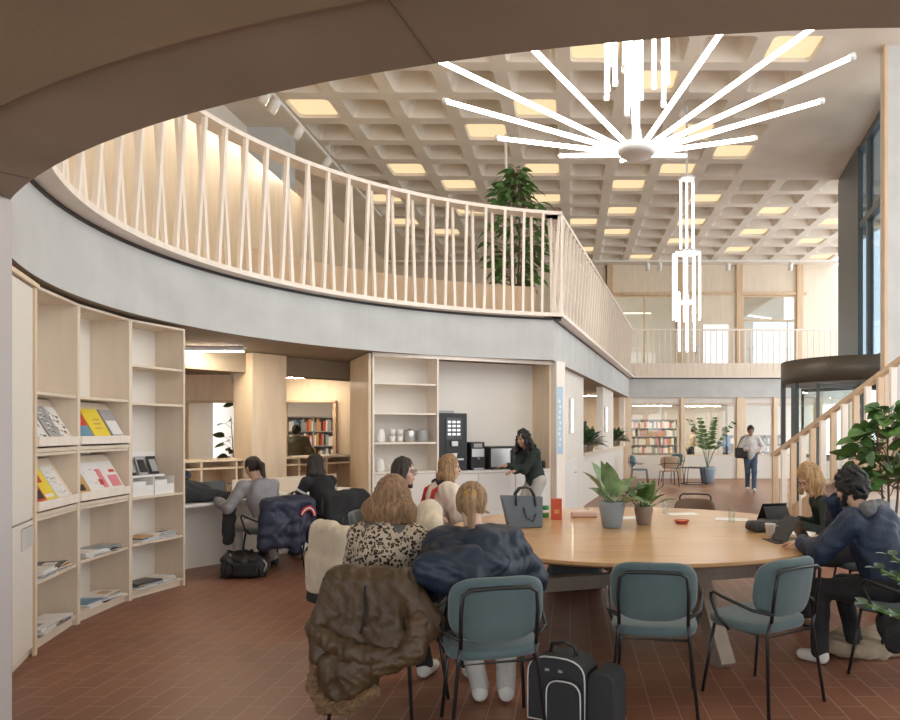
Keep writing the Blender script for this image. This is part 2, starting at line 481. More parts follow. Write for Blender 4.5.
# glazed fronts of the upper rooms
def window(n, x0, x1, z0, z1, y, fm, gm, mull=(), bars=(), fw=.06):
    r = MB().box(((x0+x1)/2, y, z0+fw/2), (x1-x0, .08, fw)); r.box(((x0+x1)/2, y, z1-fw/2), (x1-x0, .08, fw))
    for x in [x0+fw/2, x1-fw/2]+list(mull): r.box((x, y, (z0+z1)/2), (fw, .08, z1-z0-2*fw))
    for z in bars: r.box(((x0+x1)/2, y, z), (x1-x0-2*fw, .07, fw*.8))
    f = struct('window_%s' % n, r, fm)
    g = MB().box(((x0+x1)/2, y, (z0+z1)/2), (x1-x0-2*fw, .012, z1-z0-2*fw)).build('pane', gm, f)
    return f
window(1, 1.56, 3.9, ZT, 6.5, BY, PLYD, GLASS, (2.7,))
window(2, 6.26, 8.24, ZT, 6.5, BY, PLYD, GLASS, (), (5.6,))
dr = MB().box((5.1, BY, 4.42), (1.9, .08, 2.28)); struct('door_1', dr, PLYW)
MB().box((4.62, BY-.05, 4.5), (.06, .05, .3)).build('door_handle', STEEL, bpy.data.objects['door_1'])
MB().box((5.3, BY-.02, 4.55), (.9, .08, 1.75)).build('pane', mat('daylit_pane', (.8, .85, .9), .4, emit=(.82, .9, 1), estr=.55), bpy.data.objects['door_1'])
struct('wall_door_upper', MB().box((5.1, BY+.02, 6.05), (1.9, .1, .98)), PLYW)
# rooms behind: far wall with bright windows
struct('wall_room_upper', MB().box((5.0, 30.5, 5.4), (8.6, .2, 4.4)), WHITEP)
struct('wall_room_right', MB().box((9.75, 29.0, 5.4), (.1, 3.2, 4.4)), WHITEP)
struct('floor_room_upper', MB().box((5.0, 29.0, ZT-.1), (9.4, 3.1, .2)), PLY)
struct('ceiling_room_upper', MB().box((5.0, 29.0, CEIL+.06), (9.4, 3.1, .1)), WHITEP)
SKYP = mat('sky_behind_window', (.8, .86, .92), .4, emit=(.80, .90, 1), estr=.7)
def daywin(n, x0, x1, z0, z1, y):
    r = MB()
    for x in (x0, (x0+x1)/2+.25, x1): r.box((x, y, (z0+z1)/2), (.07, .08, z1-z0))
    for z in (z0, z1): r.box(((x0+x1)/2, y, z), (x1-x0, .08, .07))
    f = struct('window_%s' % n, r, WHITEM)
    MB().box(((x0+x1)/2, y+.02, (z0+z1)/2), (x1-x0, .02, z1-z0)).build('pane', SKYP, f)
daywin(3, 7.9, 10.4, ZT+.1, 6.3, 30.3)
daywin(4, 4.9, 7.0, ZT+.1, 6.3, 30.3)

# right side: concrete pier and curtain wall
struct('column_right', MB().box((5.55, 11.05, 3.8), (1.2, .24, 7.6)), CONC)
struct('trim_pier', MB().box((4.925, 10.95, 3.8), (.05, .10, 7.6)), PLYD)
cw = MB()
A = Vector((6.50, 16.7, 0)); B = Vector((5.75, 12.4, 0)); d = (B-A)
def fin(t, w, dp, z0, z1):
    p = A+d*t; cw.bar((p.x, p.y, z0), (p.x, p.y, z1), w, dp, up=d.normalized())
for t, w, dp in ((0, .5, .10), (.17, .4, .14), (.36, .22, .12), (.6, .12, .12), (.98, .2, .12)): fin(t, dp, w, 2.95, CEIL-.02)
for z in (2.98, 5.9, 7.52):
    p0 = A; p1 = B; cw.bar((p0.x, p0.y, z), (p1.x, p1.y, z), .14, .14)
cw.bar((A.x+.02, A.y-.02, 5.25), (A.x+.02+d.x*.36, A.y+d.y*.36, 5.25), .06, 4.5)
cw.bar((A.x-.05, A.y-.03, 5.28), (A.x-.05+d.x*.45, A.y-.03+d.y*.45, 5.28), .10, 4.6)
wf = struct('window_5', cw, DARKG)
q0 = A+d*.36; q1 = B
MB().bar((q0.x, q0.y, 5.25), (q1.x, q1.y, 5.25), .02, 4.4).build('pane', GLASSD, wf)
# lower level: header and piers under the back gallery, glazed library front
LY = 23.15
lb = MB()
lb.box((5.6, LY, .37), (7.6, .14, .74)); lb.box((5.6, LY, 2.58), (7.6, .14, .18))
struct('wall_back_sill', lb, WHITEP)
ps = MB()
for x, w in ((1.88, .22), (3.70, .11), (5.62, .26), (6.75, .1), (8.2, .2), (9.3, .2)): ps.box((x, LY-.02, 1.34), (w, .26, 2.67))
struct('trim_back_post', ps, PLY)
n = 6
for x0, x1 in ((1.99, 3.64), (3.76, 5.48), (5.76, 6.70), (6.8, 8.1)):
    window(n, x0, x1, .74, 2.49, LY, PLYW, GLASS, fw=.045); n += 1
struct('wall_library_back', MB().box((4, 31.5, 1.33), (14, .2, 2.66)), WHITEP)
struct('wall_library_side', MB().box((.9, 27.5, 1.33), (.1, 8.2, 2.66)), WHITEP)
struct('ceiling_library', MB().box((4, 29.6, ZB+.05), (14, 4.2, .1)), WHITEP)

# straight side under the gallery: piers, ledge and openings along the inner line
def sl(t, off=0):
    p = Vector((CORNER[0], CORNER[1], 0))+sdir*t+snrm*off
    return p
def ywall(t0, t1, z0, z1, off, th, mb):
    a = sl(t0, off); b = sl(t1, off)
    mb.bar((a.x, a.y, (z0+z1)/2), (b.x, b.y, (z0+z1)/2), th, z1-z0)
wm = MB()
ywall(3.75, 12.4, 0, 1.06, .22, .1, wm); struct('wall_side_low', wm, WHITEP)
lg = MB(); ywall(3.75, 12.3, 1.06, 1.12, .30, .42, lg); struct('sill_side', lg, PLYW)
pw = MB()
for t0, t1 in ((.62, 3.75), (6.8, 9.05), (12.0, 12.45)): ywall(t0, t1, 0 if t0 < 1 else 1.12, ZB, .2, .16, pw)
struct('pillar_side', pw, WHITEP)
struct('wall_side_end', MB().box((-.9, 22.75, 1.33), (5.0, .1, 2.66)), PLY)
sb = MB(); ywall(2.9, 12.4, 0, ZB, 3.2, .1, sb); struct('wall_side_inner', sb, PLY)
# ------------------------------------------------------------ balustrades
def stations(path_fn, length, n):
    return [path_fn(length*i/n) for i in range(n+1)]
def balustrade(label, stn, ledge_path, nb, rail_h=4.90, off_in=-.14, wide=.24, alt=.20, bw=.038, bd=.045, group='timber balustrades round the gallery'):
    p0 = stn[0]
    t = thing('balustrade', label, 'railing', (p0[0], p0[1], ZT), 0, group)
    mb = MB().sweep(ledge_path, [(off_in-.04, ZT+.03), (.12, ZT+.03), (.12, ZT+.085), (off_in-.04, ZT+.085)])
    mb.build('bottom_rail', SLAT, t, world=True)
    mb = MB().sweep(ledge_path, [(-.015, ZT-.0), (.1, ZT-.0), (.1, ZT+.03), (-.015, ZT+.03)])
    mb.build('shadow_gap', BLACKP, t, world=True)
    mb = MB().sweep(ledge_path, [(off_in-.01, rail_h-.05), (off_in+wide, rail_h-.05), (off_in+wide, rail_h), (off_in-.01, rail_h)])
    mb.build('handrail', SLAT, t, world=True)
    for i, (x, y, nx, ny) in enumerate(stn):
        o = off_in+.02+alt*.5; to = off_in+.02+(alt if i % 2 else 0)
        b = MB().bar((x+nx*o, y+ny*o, ZT+.08), (x+nx*to, y+ny*to, rail_h-.045), bw, bd, up=(nx, ny, 0))
        b.build('baluster', SLAT, t, world=True)
    return t
A0 = TC-1.7
arc = ring_path(A0, 246, 140)
# even spacing along the arc
acc = [0]
for a, b in zip(arc, arc[1:]): acc.append(acc[-1]+math.hypot(a[0]-b[0], a[1]-b[1]))
NB = int(acc[-1]/.148)
st = []
for i in range(NB+1):
    s_ = acc[-1]*i/NB
    k = max(j for j in range(len(acc)) if acc[j] <= s_+1e-9); k = min(k, len(arc)-2)
    f = (s_-acc[k])/(acc[k+1]-acc[k]); a = A0+(246-A0)*(k+f)/140
    x, y = ring_pt(a); st.append((x, y, math.cos(R(a)), math.sin(R(a))))
balustrade('curved pale timber balustrade of leaning slats round the gallery opening', st, arc, NB)
sp = []
for i in range(78):
    p = sl(-.06+12.56*i/77); sp.append((p.x, p.y, snrm.x, snrm.y))
e0 = sl(-.12); e1 = sl(12.5)
balustrade('straight pale timber balustrade running from the curved railing to the back gallery', sp, [(e0.x, e0.y, snrm.x, snrm.y), (e1.x, e1.y, snrm.x, snrm.y)], 77)
bp_ = [(BACKX+.05+.187*i, BACKY, 0, 1) for i in range(41)]
balustrade('far pale timber balustrade across the back gallery above the library windows', bp_, [bp_[0], bp_[-1]], 40, alt=.0, wide=.08, bw=.03)
struct('trim_back_kick', MB().box((BACKX+3.85, BACKY+.14, ZT+.3), (7.6, .04, .46)), SLAT)

# ------------------------------------------------------------ stair at the right
S0 = Vector((3.13, 10.75, 0)); S1 = Vector((4.15, 8.40, 0)); sd = (S1-S0).normalized(); sn = Vector((-sd.y, sd.x, 0))
RUN = (S1-S0).length; SLOPE = 1.38/RUN
st_ = thing('staircase', 'timber staircase with slatted handrail rising at the right behind the table', 'stairs', (S0.x, S0.y, 0))
tm = []
NS = 9
for i in range(NS):
    a = S0+sd*(.15+i*.29); z = .17*(i+1)
    m_ = MB(); c = a+sn*.62+sd*.15
    ang = math.atan2(sd.y, sd.x)
    m_.box((c.x, c.y, z-.03), (.33, 1.15, .06), ang); m_.box((c.x-sd.x*.14, c.y-sd.y*.14, z-.11), (.03, 1.15, .12), ang)
    m_.build('tread', PLYW, st_, world=True)
sm_ = MB()
a = S0-sd*.05; b = S0+sd*2.75
sm_.bar((a.x, a.y, .06), (b.x, b.y, .06+SLOPE*2.8), .06, .3); sm_.build('stringer', PLYD, st_, world=True)
hm = MB(); b = S0+sd*3.1
hm.bar((S0.x-sd.x*.02, S0.y-sd.y*.02, 1.20), (b.x, b.y, 1.20+SLOPE*3.1), .09, .06); hm.build('handrail', PLYD, st_, world=True)
SW = mat('pale_stair_slat', (.80, .68, .54), .45)
for i in range(14):
    p = S0+sd*(.03+.2*i); z0 = max(.0, SLOPE*.2*i-.02); z1 = 1.18+SLOPE*(.03+.2*i)
    MB().bar((p.x, p.y, z0), (p.x, p.y, z1), .035, .10, up=sn).build('baluster', SLAT if i % 2 else PLYD, st_, world=True)

# ------------------------------------------------------------ revolving door
RC = Vector((5.75, 13.9, 0)); RR = 1.5
rd = thing('revolving_door', 'glazed revolving entrance door with a dark bronze drum canopy', 'door', (RC.x, RC.y, 0))
c_ = MB(); c_.lathe([(RR-.05, 2.5), (RR, 2.5), (RR, 2.95), (RR-.05, 2.95)], 48); c_.lathe([(.01, 2.9), (RR-.06, 2.9), (RR-.06, 2.93), (.01, 2.93)], 48); c_.build('canopy', BRONZE, rd)
for a in (172, 196, 250, 20, 70, 330):
    w = .14 if a in (172, 196) else .07
    MB().box((RR*.98*math.cos(R(a)), RR*.98*math.sin(R(a)), 1.25), (.08, w, 2.5), R(a)).build('post', DARKG, rd)
for a0, a1 in ((196, 250), (20, 70), (270, 330)):
    g = MB(); n_ = 8
    pts = [(RR*.97*math.cos(R(a0+(a1-a0)*i/n_)), RR*.97*math.sin(R(a0+(a1-a0)*i/n_))) for i in range(n_+1)]
    for p, q in zip(pts, pts[1:]): g.bar((*p, 1.25), (*q, 1.25), .012, 2.44)
    g.build('curved_glass', GLASS, rd)
for a in (35, 125, 215, 305):
    w = MB(); dx, dy = math.cos(R(a)), math.sin(R(a))
    for z in (.06, 1.05, 2.44): w.bar((.05*dx, .05*dy, z), (1.36*dx, 1.36*dy, z), .04, .07)
    w.bar((1.34*dx, 1.34*dy, 0.02), (1.34*dx, 1.34*dy, 2.48), .04, .05)
    lf = w.build('wing', DARKG, rd)
    MB().bar((.06*dx, .06*dy, 1.25), (1.32*dx, 1.32*dy, 1.25), .01, 2.36).build('pane', GLASS, lf)
MB().cyl((0, 0, 0), (0, 0, 2.9), .05).build('shaft', DARKG, rd)
# ------------------------------------------------------------ joinery along the left
def frame(p, q):
    """local frame at p: x towards q, y outward (to the back of the case)"""
    d = Vector((q[0]-p[0], q[1]-p[1], 0)); L = d.length; return Vector((p[0], p[1], 0)), math.atan2(d.y, d.x), L
def loc2w(o, rz, v): return o+Matrix.Rotation(rz, 3, 'Z') @ Vector(v)

BP = [(-3.60, 4.52), (-3.83, 5.02), (-4.05, 5.77), (-4.12, 6.56), (-3.97, 7.22)]
H = 2.64; DEP = .36; T = .022
CGV = mat('vent_shadow', (.12, .11, .10), .7)
# closed cupboard
o, rz, L = frame(BP[0], BP[1])
o0 = loc2w(o, rz, (-.35, 0, 0)); L0 = L+.33
cb = thing('cupboard', 'closed pale cupboard with a ribbed vent at the left end of the bookcases', 'cupboard', o0, rz)
MB().box((L0/2, DEP/2+.015, H/2), (L0, DEP-.03, H)).build('body', PLYW, cb)
for z0, z1, nm in ((.07, .965, 'door'), (.98, H-.04, 'door')):
    MB().box((L0/2-.03, .006, (z0+z1)/2), (L0-.09, .018, z1-z0), bev=.003).build(nm, WHITEP, cb)
v = MB()
for i in range(11): v.box((L0-.34+i*.024, -.006, .86), (.011, .012, .14))
v.cur = 1; v.box((L0-.22, .0, .86), (.27, .006, .15)); v.build('vent', [WHITEM, CGV], cb)
MB().box((L0-.035, -.004, H/2), (.045, .02, H)).build('edge_post', PLY, cb)
MB().box((L0/2, -.012, H-.015), (L0, .03, .03)).build('top_trim', PLY, cb)

def bookcase(p, q, label, shelves, displays, end=False):
    o, rz, L = frame(p, q)
    t = thing('bookcase', label, 'bookcase', o, rz, 'curved run of open bookcases')
    for x in (T/2, L-T/2): MB().box((x, DEP/2, H/2), (T, DEP, H)).build('side_panel', PLYW, t)
    MB().box((L/2, DEP-.008, H/2), (L-2*T, .014, H)).build('back_panel', WHITEP, t)
    MB().box((L/2, DEP/2, H-T/2), (L-2*T, DEP, T)).build('top_panel', PLYW, t)
    MB().box((L/2, .02+DEP/2, .035), (L-.002, DEP-.04, .07)).build('plinth', PLYW, t)
    for z in shelves: MB().box((L/2, DEP/2, z), (L-2*T, DEP-.02, T)).build('shelf', PLYW, t)
    for z in displays:       # sloped display shelf with a lip
        d = MB(); d.bar((L/2, .03, z+.10), (L/2, .21, z+.42), L-2*T-.01, .014, up=(0, 1, 0)).build('display_board', PLYW, t)
        MB().box((L/2, -.005, z+.095), (L-2*T, .02, .07), bev=.004).build('display_lip', SLAT, t)
        MB().box((L/2, .02, z+.03), (L-2*T, .03, .03)).build('display_rail', PLYW, t)
    return o, rz, L
B1 = bookcase(BP[1], BP[2], 'tall open bookcase bay beside the closed cupboard, with two sloped magazine shelves', (.07, .49, .95, 1.42, 1.87), (.95, 1.42))
B2 = bookcase(BP[2], BP[3], 'middle open bookcase bay with a yellow cover on its upper sloped shelf', (.07, .50, .95, 1.42, 1.87), (.95, 1.42))
B3 = bookcase(BP[3], BP[4], 'end open bookcase bay beside the study desk, holding white boxes on a middle shelf', (.07, .51, .95, 1.85, 2.21), ())

# ---- magazines
def cover(name, base, marks, w=.215, h=.285, th=.006, page=None):
    """magazine lying in its xz plane, leaning; marks: (x0,z0,x1,z1,mat) in 0..1"""
    mats = [base]; mb = MB(); mb.box((0, 0, h/2), (w, th, h))
    for (x0, z0, x1, z1, m) in marks:
        if m not in mats: mats.append(m)
        mb.cur = mats.index(m)
        mb.box(((x0+x1)/2*w-w/2, -th/2-.0006, (z0+z1)/2*h), ((x1-x0)*w, .0012, (z1-z0)*h))
    return mb.build(name, mats)
CW_ = mat('cover_white', (.80, .78, .76), .35); CR = mat('cover_red', (.62, .06, .035), .35); CY_ = mat('cover_yellow', (.85, .66, .05), .35)
CK = mat('cover_black', (.03, .03, .035), .35); CG = mat('cover_grey', (.38, .38, .38), .4); CB = mat('cover_blue', (.16, .30, .42), .35); CP = mat('cover_pink', (.75, .25, .28), .35); CO = mat('cover_ochre', (.6, .33, .12), .4)
def lean_mag(B, x, z, base, marks, label, tilt=.0, w=.215, h=.285):
    o, rz, L = B
    m = cover('magazine', base, marks, w, h); tag(m, label, 'magazine', 'magazines on the sloped shelves')
    p = loc2w(o, rz, (x, .020, z+.115)); m.location = p
    m.rotation_euler = (Matrix.Rotation(rz, 3, 'Z') @ Matrix.Rotation(-math.atan2(.18, .32), 3, 'X') @ Matrix.Rotation(tilt, 3, 'Y')).to_euler()
    return m
sk = lambda m, s: [(.08+.8*((i*37+s*17) % 100)/100*.9, .06+.8*((i*53+s*29) % 100)/100, .08+.8*((i*37+s*17) % 100)/100*.9+.05+.09*((i+s) % 3), .06+.8*((i*53+s*29) % 100)/100+.02+.03*((i*s) % 3), m) for i in range(12)]
lean_mag(B1, .17, 1.42, CW_, sk(CK, 1)+[(.05, .8, .9, .95, CG)], 'white magazine with dark pictures, at the left of the upper shelf beside the cupboard')
lean_mag(B1, .42, 1.42, CG, sk(CK, 2)+sk(CW_, 4), 'grey patterned magazine at the right of the upper shelf beside the cupboard')
lean_mag(B1, .60, 1.42, CW_, sk(CO, 5)+sk(CK, 7), 'white magazine with brown print at the far end of the upper shelf beside the cupboard')
lean_mag(B1, .14, .95, CR, [(.1, .1, .9, .35, CK), (.15, .6, .7, .7, CW_)], 'red magazine with black band on the lower sloped shelf beside the cupboard')
lean_mag(B1, .33, .95, CY_, [(0, .55, .6, 1, CR), (.2, .1, .8, .2, CW_)], 'yellow and red magazine in the middle of the lower sloped shelf')
lean_mag(B1, .56, .95, CW_, sk(CG, 3)+sk(CK, 9)[:5], 'white magazine with grey sketch lines beside the yellow and red magazine')
lean_mag(B2, .15, 1.42, CR, [(.12, .72, .85, .82, CW_), (.12, .55, .7, .62, CW_), (0, 0, 1, .4, CB)], 'red magazine with white lines and blue foot left of the yellow cover')
lean_mag(B2, .40, 1.42, CY_, [(.35, .45, .75, .5, CO), (.3, .3, .7, .34, CO), (.4, .6, .8, .64, CO)], 'bright yellow magazine with thin orange lines on the upper sloped shelf', w=.25)
lean_mag(B2, .65, 1.42, CG, [(.1, .1, .9, .6, CW_)], 'grey magazine right of the yellow cover', w=.2)
lean_mag(B2, .10, .95, CO, [(.1, .5, .8, .9, CR), (.1, .1, .8, .3, CK)], 'brown and red magazine at the left end of the lower shelf under the yellow cover')
lean_mag(B2, .37, .95, CW_, sk(CG, 6)[:6]+[(.7, .1, .95, .75, CP), (.6, .2, .8, .4, CR)], 'large white magazine with a red figure on the lower sloped shelf', w=.30)
lean_mag(B2, .63, .95, CW_, [(.2, .1, .9, .5, CP), (.5, .6, .9, .7, CR)], 'white magazine with pink block at the right end of the lower shelf')
# ---- newspapers and magazines lying flat
k_ = 0
for (B, z, n, wh, xs) in ((B1, .501, 9, 'on the lowest raised shelf beside the cupboard', (.25, .5)), (B1, .081, 9, 'at the foot of the bay beside the cupboard', (.25, .52)), (B2, .511, 8, 'on the lowest raised shelf of the middle bay', (.3, .5)), (B2, .081, 8, 'at the foot of the middle bay', (.3, .52)), (B3, .521, 8, 'on the lowest raised shelf of the end bay', (.25, .42)), (B3, .081, 8, 'at the foot of the end bay', (.25, .42))):
    o, rz, L = B; zz = [z, z]
    pal = [CW_, PAPER, CG, CB, CW_, CO, PAPER, CK, CW_]
    for i in range(n):
        s_ = i % 2; th = .008+.006*random.random()
        mb = MB(); mb.box((0, 0, th/2), (.29, .21, th)); mb.cur = 1
        mb.box((random.uniform(-.06, .06), random.uniform(-.03, .03), th+.0004), (.12, .09, .0008)); mb.box((.03, -.1055, th/2), (.2, .001, th*.5))
        m = mb.build('magazine', [pal[(i+k_) % 9], pal[(i*2+k_+3) % 9]])
        tag(m, 'paper lying in the flat pile '+wh, 'magazine', 'flat pile '+wh)
        m.location = loc2w(o, rz, (xs[s_]+random.uniform(-.02, .02), .118+random.uniform(-.015, .015), zz[s_])); m.rotation_euler = (0, 0, rz+random.uniform(-.18, .18)); zz[s_] += th+.0018
    k_ += 2
# ---- things in the end bay
o, rz, L = B3
def in3(name, mb, m, x, y, z, label, cat, r=0, group=None):
    ob = mb.build(name, m); tag(ob, label, cat, group); ob.location = loc2w(o, rz, (x, y, z)); ob.rotation_euler = (0, 0, rz+r); return ob
for i, (x, lab) in enumerate(((.20, 'lower left white tray box in the end bookcase bay'), (.46, 'lower right white tray box in the end bookcase bay'))):
    t = thing('tray_box', lab, 'box', loc2w(o, rz, (x, .17, .962)), rz, 'white tray boxes in the end bay')
    b = MB(); b.box((0, 0, .004), (.25, .24, .008)); b.box((0, .118, .085), (.25, .006, .17)); b.box((0, -.118, .05), (.25, .006, .10))
    for s in (-1, 1): b.box((s*.122, 0, .085), (.006, .24, .17))
    b.build('tray', WHITE, t); MB().box((0, .02, .07), (.21, .15, .13)).build('leaflets', PAPER, t)
t = thing('leaflet_stand', 'white leaflet stand holding dark photo cards in the end bookcase bay', 'leaflet stand', loc2w(o, rz, (.36, .22, 1.134)), rz)
MB().box((0, 0, .01), (.42, .14, .02)).build('base', WHITE, t); MB().box((0, .06, .13), (.42, .012, .24)).build('back', WHITE, t)
for i, x in enumerate((-.14, 0, .14)):
    c = MB(); c.bar((x, -.02, .02), (x, .04, .2), .11, .006, up=(0, 1, 0)); c.cur = 1; c.bar((x, -.027, .05), (x, .026, .17), .08, .004, up=(0, 1, 0)); c.build('photo_card', [CK if i != 1 else CG, CG if i != 1 else CK], t)

# ------------------------------------------------------------ study desk
D0 = Vector((-4.26, 7.76, 0)); D1 = Vector((-2.80, 9.90, 0)); dd = (D1-D0).normalized(); dn = Vector((-dd.y, dd.x, 0)); DL = (D1-D0).length
drz = math.atan2(dd.y, dd.x); DZ = .77
def dw(x, y, z): return D0+dd*x+dn*y+Vector((0, 0, z))
dk = thing('study_desk', 'long built-in white study desk beside the end bookcase', 'desk', dw(0, 0, 0), drz)
MB().box((DL/2-.05, .36, DZ-.018), (DL+.1, .72, .036), bev=.003).build('desktop', WHITE, dk)
MB().box((DL/2-.05, .3, (DZ-.04)/2), (DL+.08, .02, DZ-.04)).build('front_panel', WHITEP, dk)
MB().box((DL/2+.45, .735, DZ+.09), (DL-1.0, .03, .20)).build('upstand', PLYW, dk)
for x in (1.62, 1.82): 
    m_ = MB(); m_.box((x+.35, .716, DZ+.10), (.09, .008, .09)); m_.cur = 1; m_.lathe([(.025, 0), (.025, .003)], 12, (x+.35, .712, DZ+.10), Matrix.Rotation(PI/2, 4, 'X')); m_.build('socket', [WHITE, CG], dk)
# low cubby unit, column and beam behind it
co_ = dw(0, 1.3, 0)
cu = thing('cubby_unit', 'low plywood cubby shelf unit standing behind the study desk', 'shelf unit', co_, drz)
CL = 3.9
MB().box((CL/2-.6, .2, 1.19), (CL, .42, .03)).build('top', PLY, cu)
MB().box((CL/2-.6, .2, 1.085), (CL, .40, .025)).build('shelf', PLY, cu)
MB().box((CL/2-.6, .2, .62), (CL, .40, .025)).build('shelf', PLY, cu)
MB().box((CL/2-.6, .39, .6), (CL, .02, 1.17)).build('back_panel', PLYD, cu)
for i in range(9): MB().box((-.59+i*(CL-.02)/8, .19, .585), (.025, .38, 1.17)).build('divider', PLY, cu)
struct('pillar_ply', MB().bar((*dw(1.45, 1.32, 0)[:2], 1.33), (*dw(1.97, 1.32, 0)[:2], 1.33), .46, 2.66), PLY)
bm_ = MB(); a = dw(-1.2, 1.4, 0); b = dw(3.35, 1.4, 0); bm_.bar((a.x, a.y, 2.53), (b.x, b.y, 2.53), .3, .27); struct('beam_desk', bm_, CONC_SHADE)
# books in the cubbies
bc = [CK, CO, CG, CR, CB, CW_]
for i in range(9):
    h = .19+.05*random.random(); bk = MB().box((0, 0, h/2), (.024, .15, h)).build('book', bc[i % 6])
    tag(bk, 'upright book in the cubby behind the grey-shirted student', 'book', 'books in the cubby unit'); bk.location = dw(1.20+i*.032, 1.3+.10, .634); bk.rotation_euler = (0, 0, drz)

# reading room behind
yb = 13.6
pb = MB()
for x0, x1 in ((-10.2, -7.45), (-6.2, -5.52), (-4.5, -2.0)): pb.box(((x0+x1)/2, yb, 1.33), (x1-x0, .16, 2.66))
pb.box((-6.8, yb, 2.40), (2.6, .15, .54)); pb.box((-5.0, yb, 2.40), (1.2, .15, .54))
struct('wall_reading_room', pb, PLY)
struct('trim_reading_room', MB().box((-6.83, yb-.12, 2.15), (1.26, .1, .04)).box((-5.0, yb-.12, 2.15), (1.0, .1, .04)).box((-5.5, yb-.1, 1.06), (.05, .1, 2.12)).box((-4.53, yb-.1, 1.06), (.06, .1, 2.12)).box((-7.42, yb-.1, 1.06), (.05, .1, 2.12)), PLYD)
struct('wall_left_lower', MB().box((-10.3, 10, 1.33), (.2, 20, 2.66)), WHITEP)
struct('wall_reading_back', MB().box((-6, 21.0, 1.33), (9.4, .2, 2.66)), WHITEP)
f = struct('window_20', MB().box((-9.6, 20.85, 1.4), (.7, .08, 2.0)), DARKG)
MB().box((-9.6, 20.8, 1.4), (.58, .03, 1.86)).build('pane', SKYP, f)
# linear lamps
def linlamp(name, x, y, z, L, label, rz=0, m=None):
    t = thing(name, label, 'ceiling light', (x, y, z), rz)
    MB().box((0, 0, .03), (L, .07, .05)).build('housing', WHITEM, t); MB().box((0, 0, 0), (L-.03, .06, .012)).build('diffuser', m or LED, t); return t
linlamp('linear_light', -4.62, 9.0, 2.61, .85, 'linear ceiling light over the study desk, nearest the end bookcase')
linlamp('linear_light', -4.92, 12.9, 2.56, .95, 'linear ceiling light seen right of the plywood pillar')
linlamp('linear_light', -6.0, 16.5, 2.60, 1.2, 'linear ceiling light deep in the reading room')
linlamp('linear_light', -7.2, 15.4, 2.60, 1.2, 'added linear ceiling light brightening the reading room just past its openings')  # this lamp and the next are added to brighten the deep room
linlamp('linear_light', -8.2, 18.6, 2.60, 1.4, 'added linear ceiling light brightening the reading room by its far window')
linlamp('linear_light', -8.6, 9.6, 2.60, 1.6, 'linear ceiling light at the far side of the reading room')
def spot(x, y, z, label, grp, yaw=0, tilt=35):
    t = thing('spotlight', label, 'spotlight', (x, y, z), yaw, grp)
    MB().cyl((0, 0, 0), (0, 0, -.09), .016, 8).build('stem', WHITEM, t)
    M = Matrix.Translation((0, 0, -.14)) @ Matrix.Rotation(R(tilt), 4, 'X')
    MB().lathe([(.068, -.13), (.074, -.13), (.074, .11), (.03, .13)], 14, (0, 0, 0), M).build('head', WHITEM, t)
    MB().lathe([(.066, -.125), (.001, -.124)], 14, (0, 0, 0), M).build('lens', BLACKP, t)
spot(-3.05, 10.6, 2.665, 'white ceiling spotlight beside the open plywood shelves', 'spotlights under the gallery', .6)
spot(-5.55, 11.6, 2.665, 'white ceiling spotlight left of the plywood pillar', 'spotlights under the gallery', .2)
spot(-6.6, 11.0, 2.665, 'white ceiling spotlight next to the end bookcase', 'spotlights under the gallery', -.4)
spot(-4.95, 15.5, 2.665, 'white ceiling spotlight in the room behind the opening', 'spotlights under the gallery', .1)

# bookshelf of the far reading room
def bookshelf(name, loc, rz, W, Hh, rows, label, cols=1, step=.045, grp='library books', pal=None):
    t = thing(name, label, 'bookshelf', loc, rz)
    for i in range(cols+1): MB().box((-W/2+W*i/cols, 0, Hh/2), (.03, .26, Hh)).build('side_panel', BLACKM if cols == 1 else CG, t)
    MB().box((0, .12, Hh/2), (W, .01, Hh)).build('back_panel', CG, t)
    for i in range(rows+1):
        z = .08+(Hh-.1)*i/rows; MB().box((0, 0, z), (W, .26, .02)).build('shelf', CG if cols > 1 else WHITEM, t)
    rr = Matrix.Rotation(rz, 3, 'Z')
    for i in range(rows):
        z = .091+(Hh-.1)*i/rows; x = -W/2+.05
        while x < W/2-.06:
            w = step*(.7+.6*random.random()); h = (Hh-.1)/rows*(.6+.25*random.random())
            if random.random() < .88:
                b = MB().box((0, 0, h/2), (w*.9, .17, h)).build('book', random.choice(pal or [CW_, CO, CG, CB, CK, PAPER, CG, CR, PAPER]))
                tag(b, 'book standing on '+grp, 'book', grp); b.location = Vector(loc)+rr @ Vector((x+w/2, -.02, z)); b.rotation_euler = (0, 0, rz)
            x += w
    return t
bookshelf('bookshelf', (-6.55, 18.0, 0), 0, 1.5, 1.95, 5, 'grey bookshelf behind the visitor in the green jacket', 2, .055, 'the grey bookshelf behind the green jacket')
bookshelf('bookshelf', (-5.15, 18.2, 0), 0, .55, 1.95, 5, 'narrow dark bookshelf right of the green jacket', 1, .055, 'the narrow dark bookshelf past the doorway')
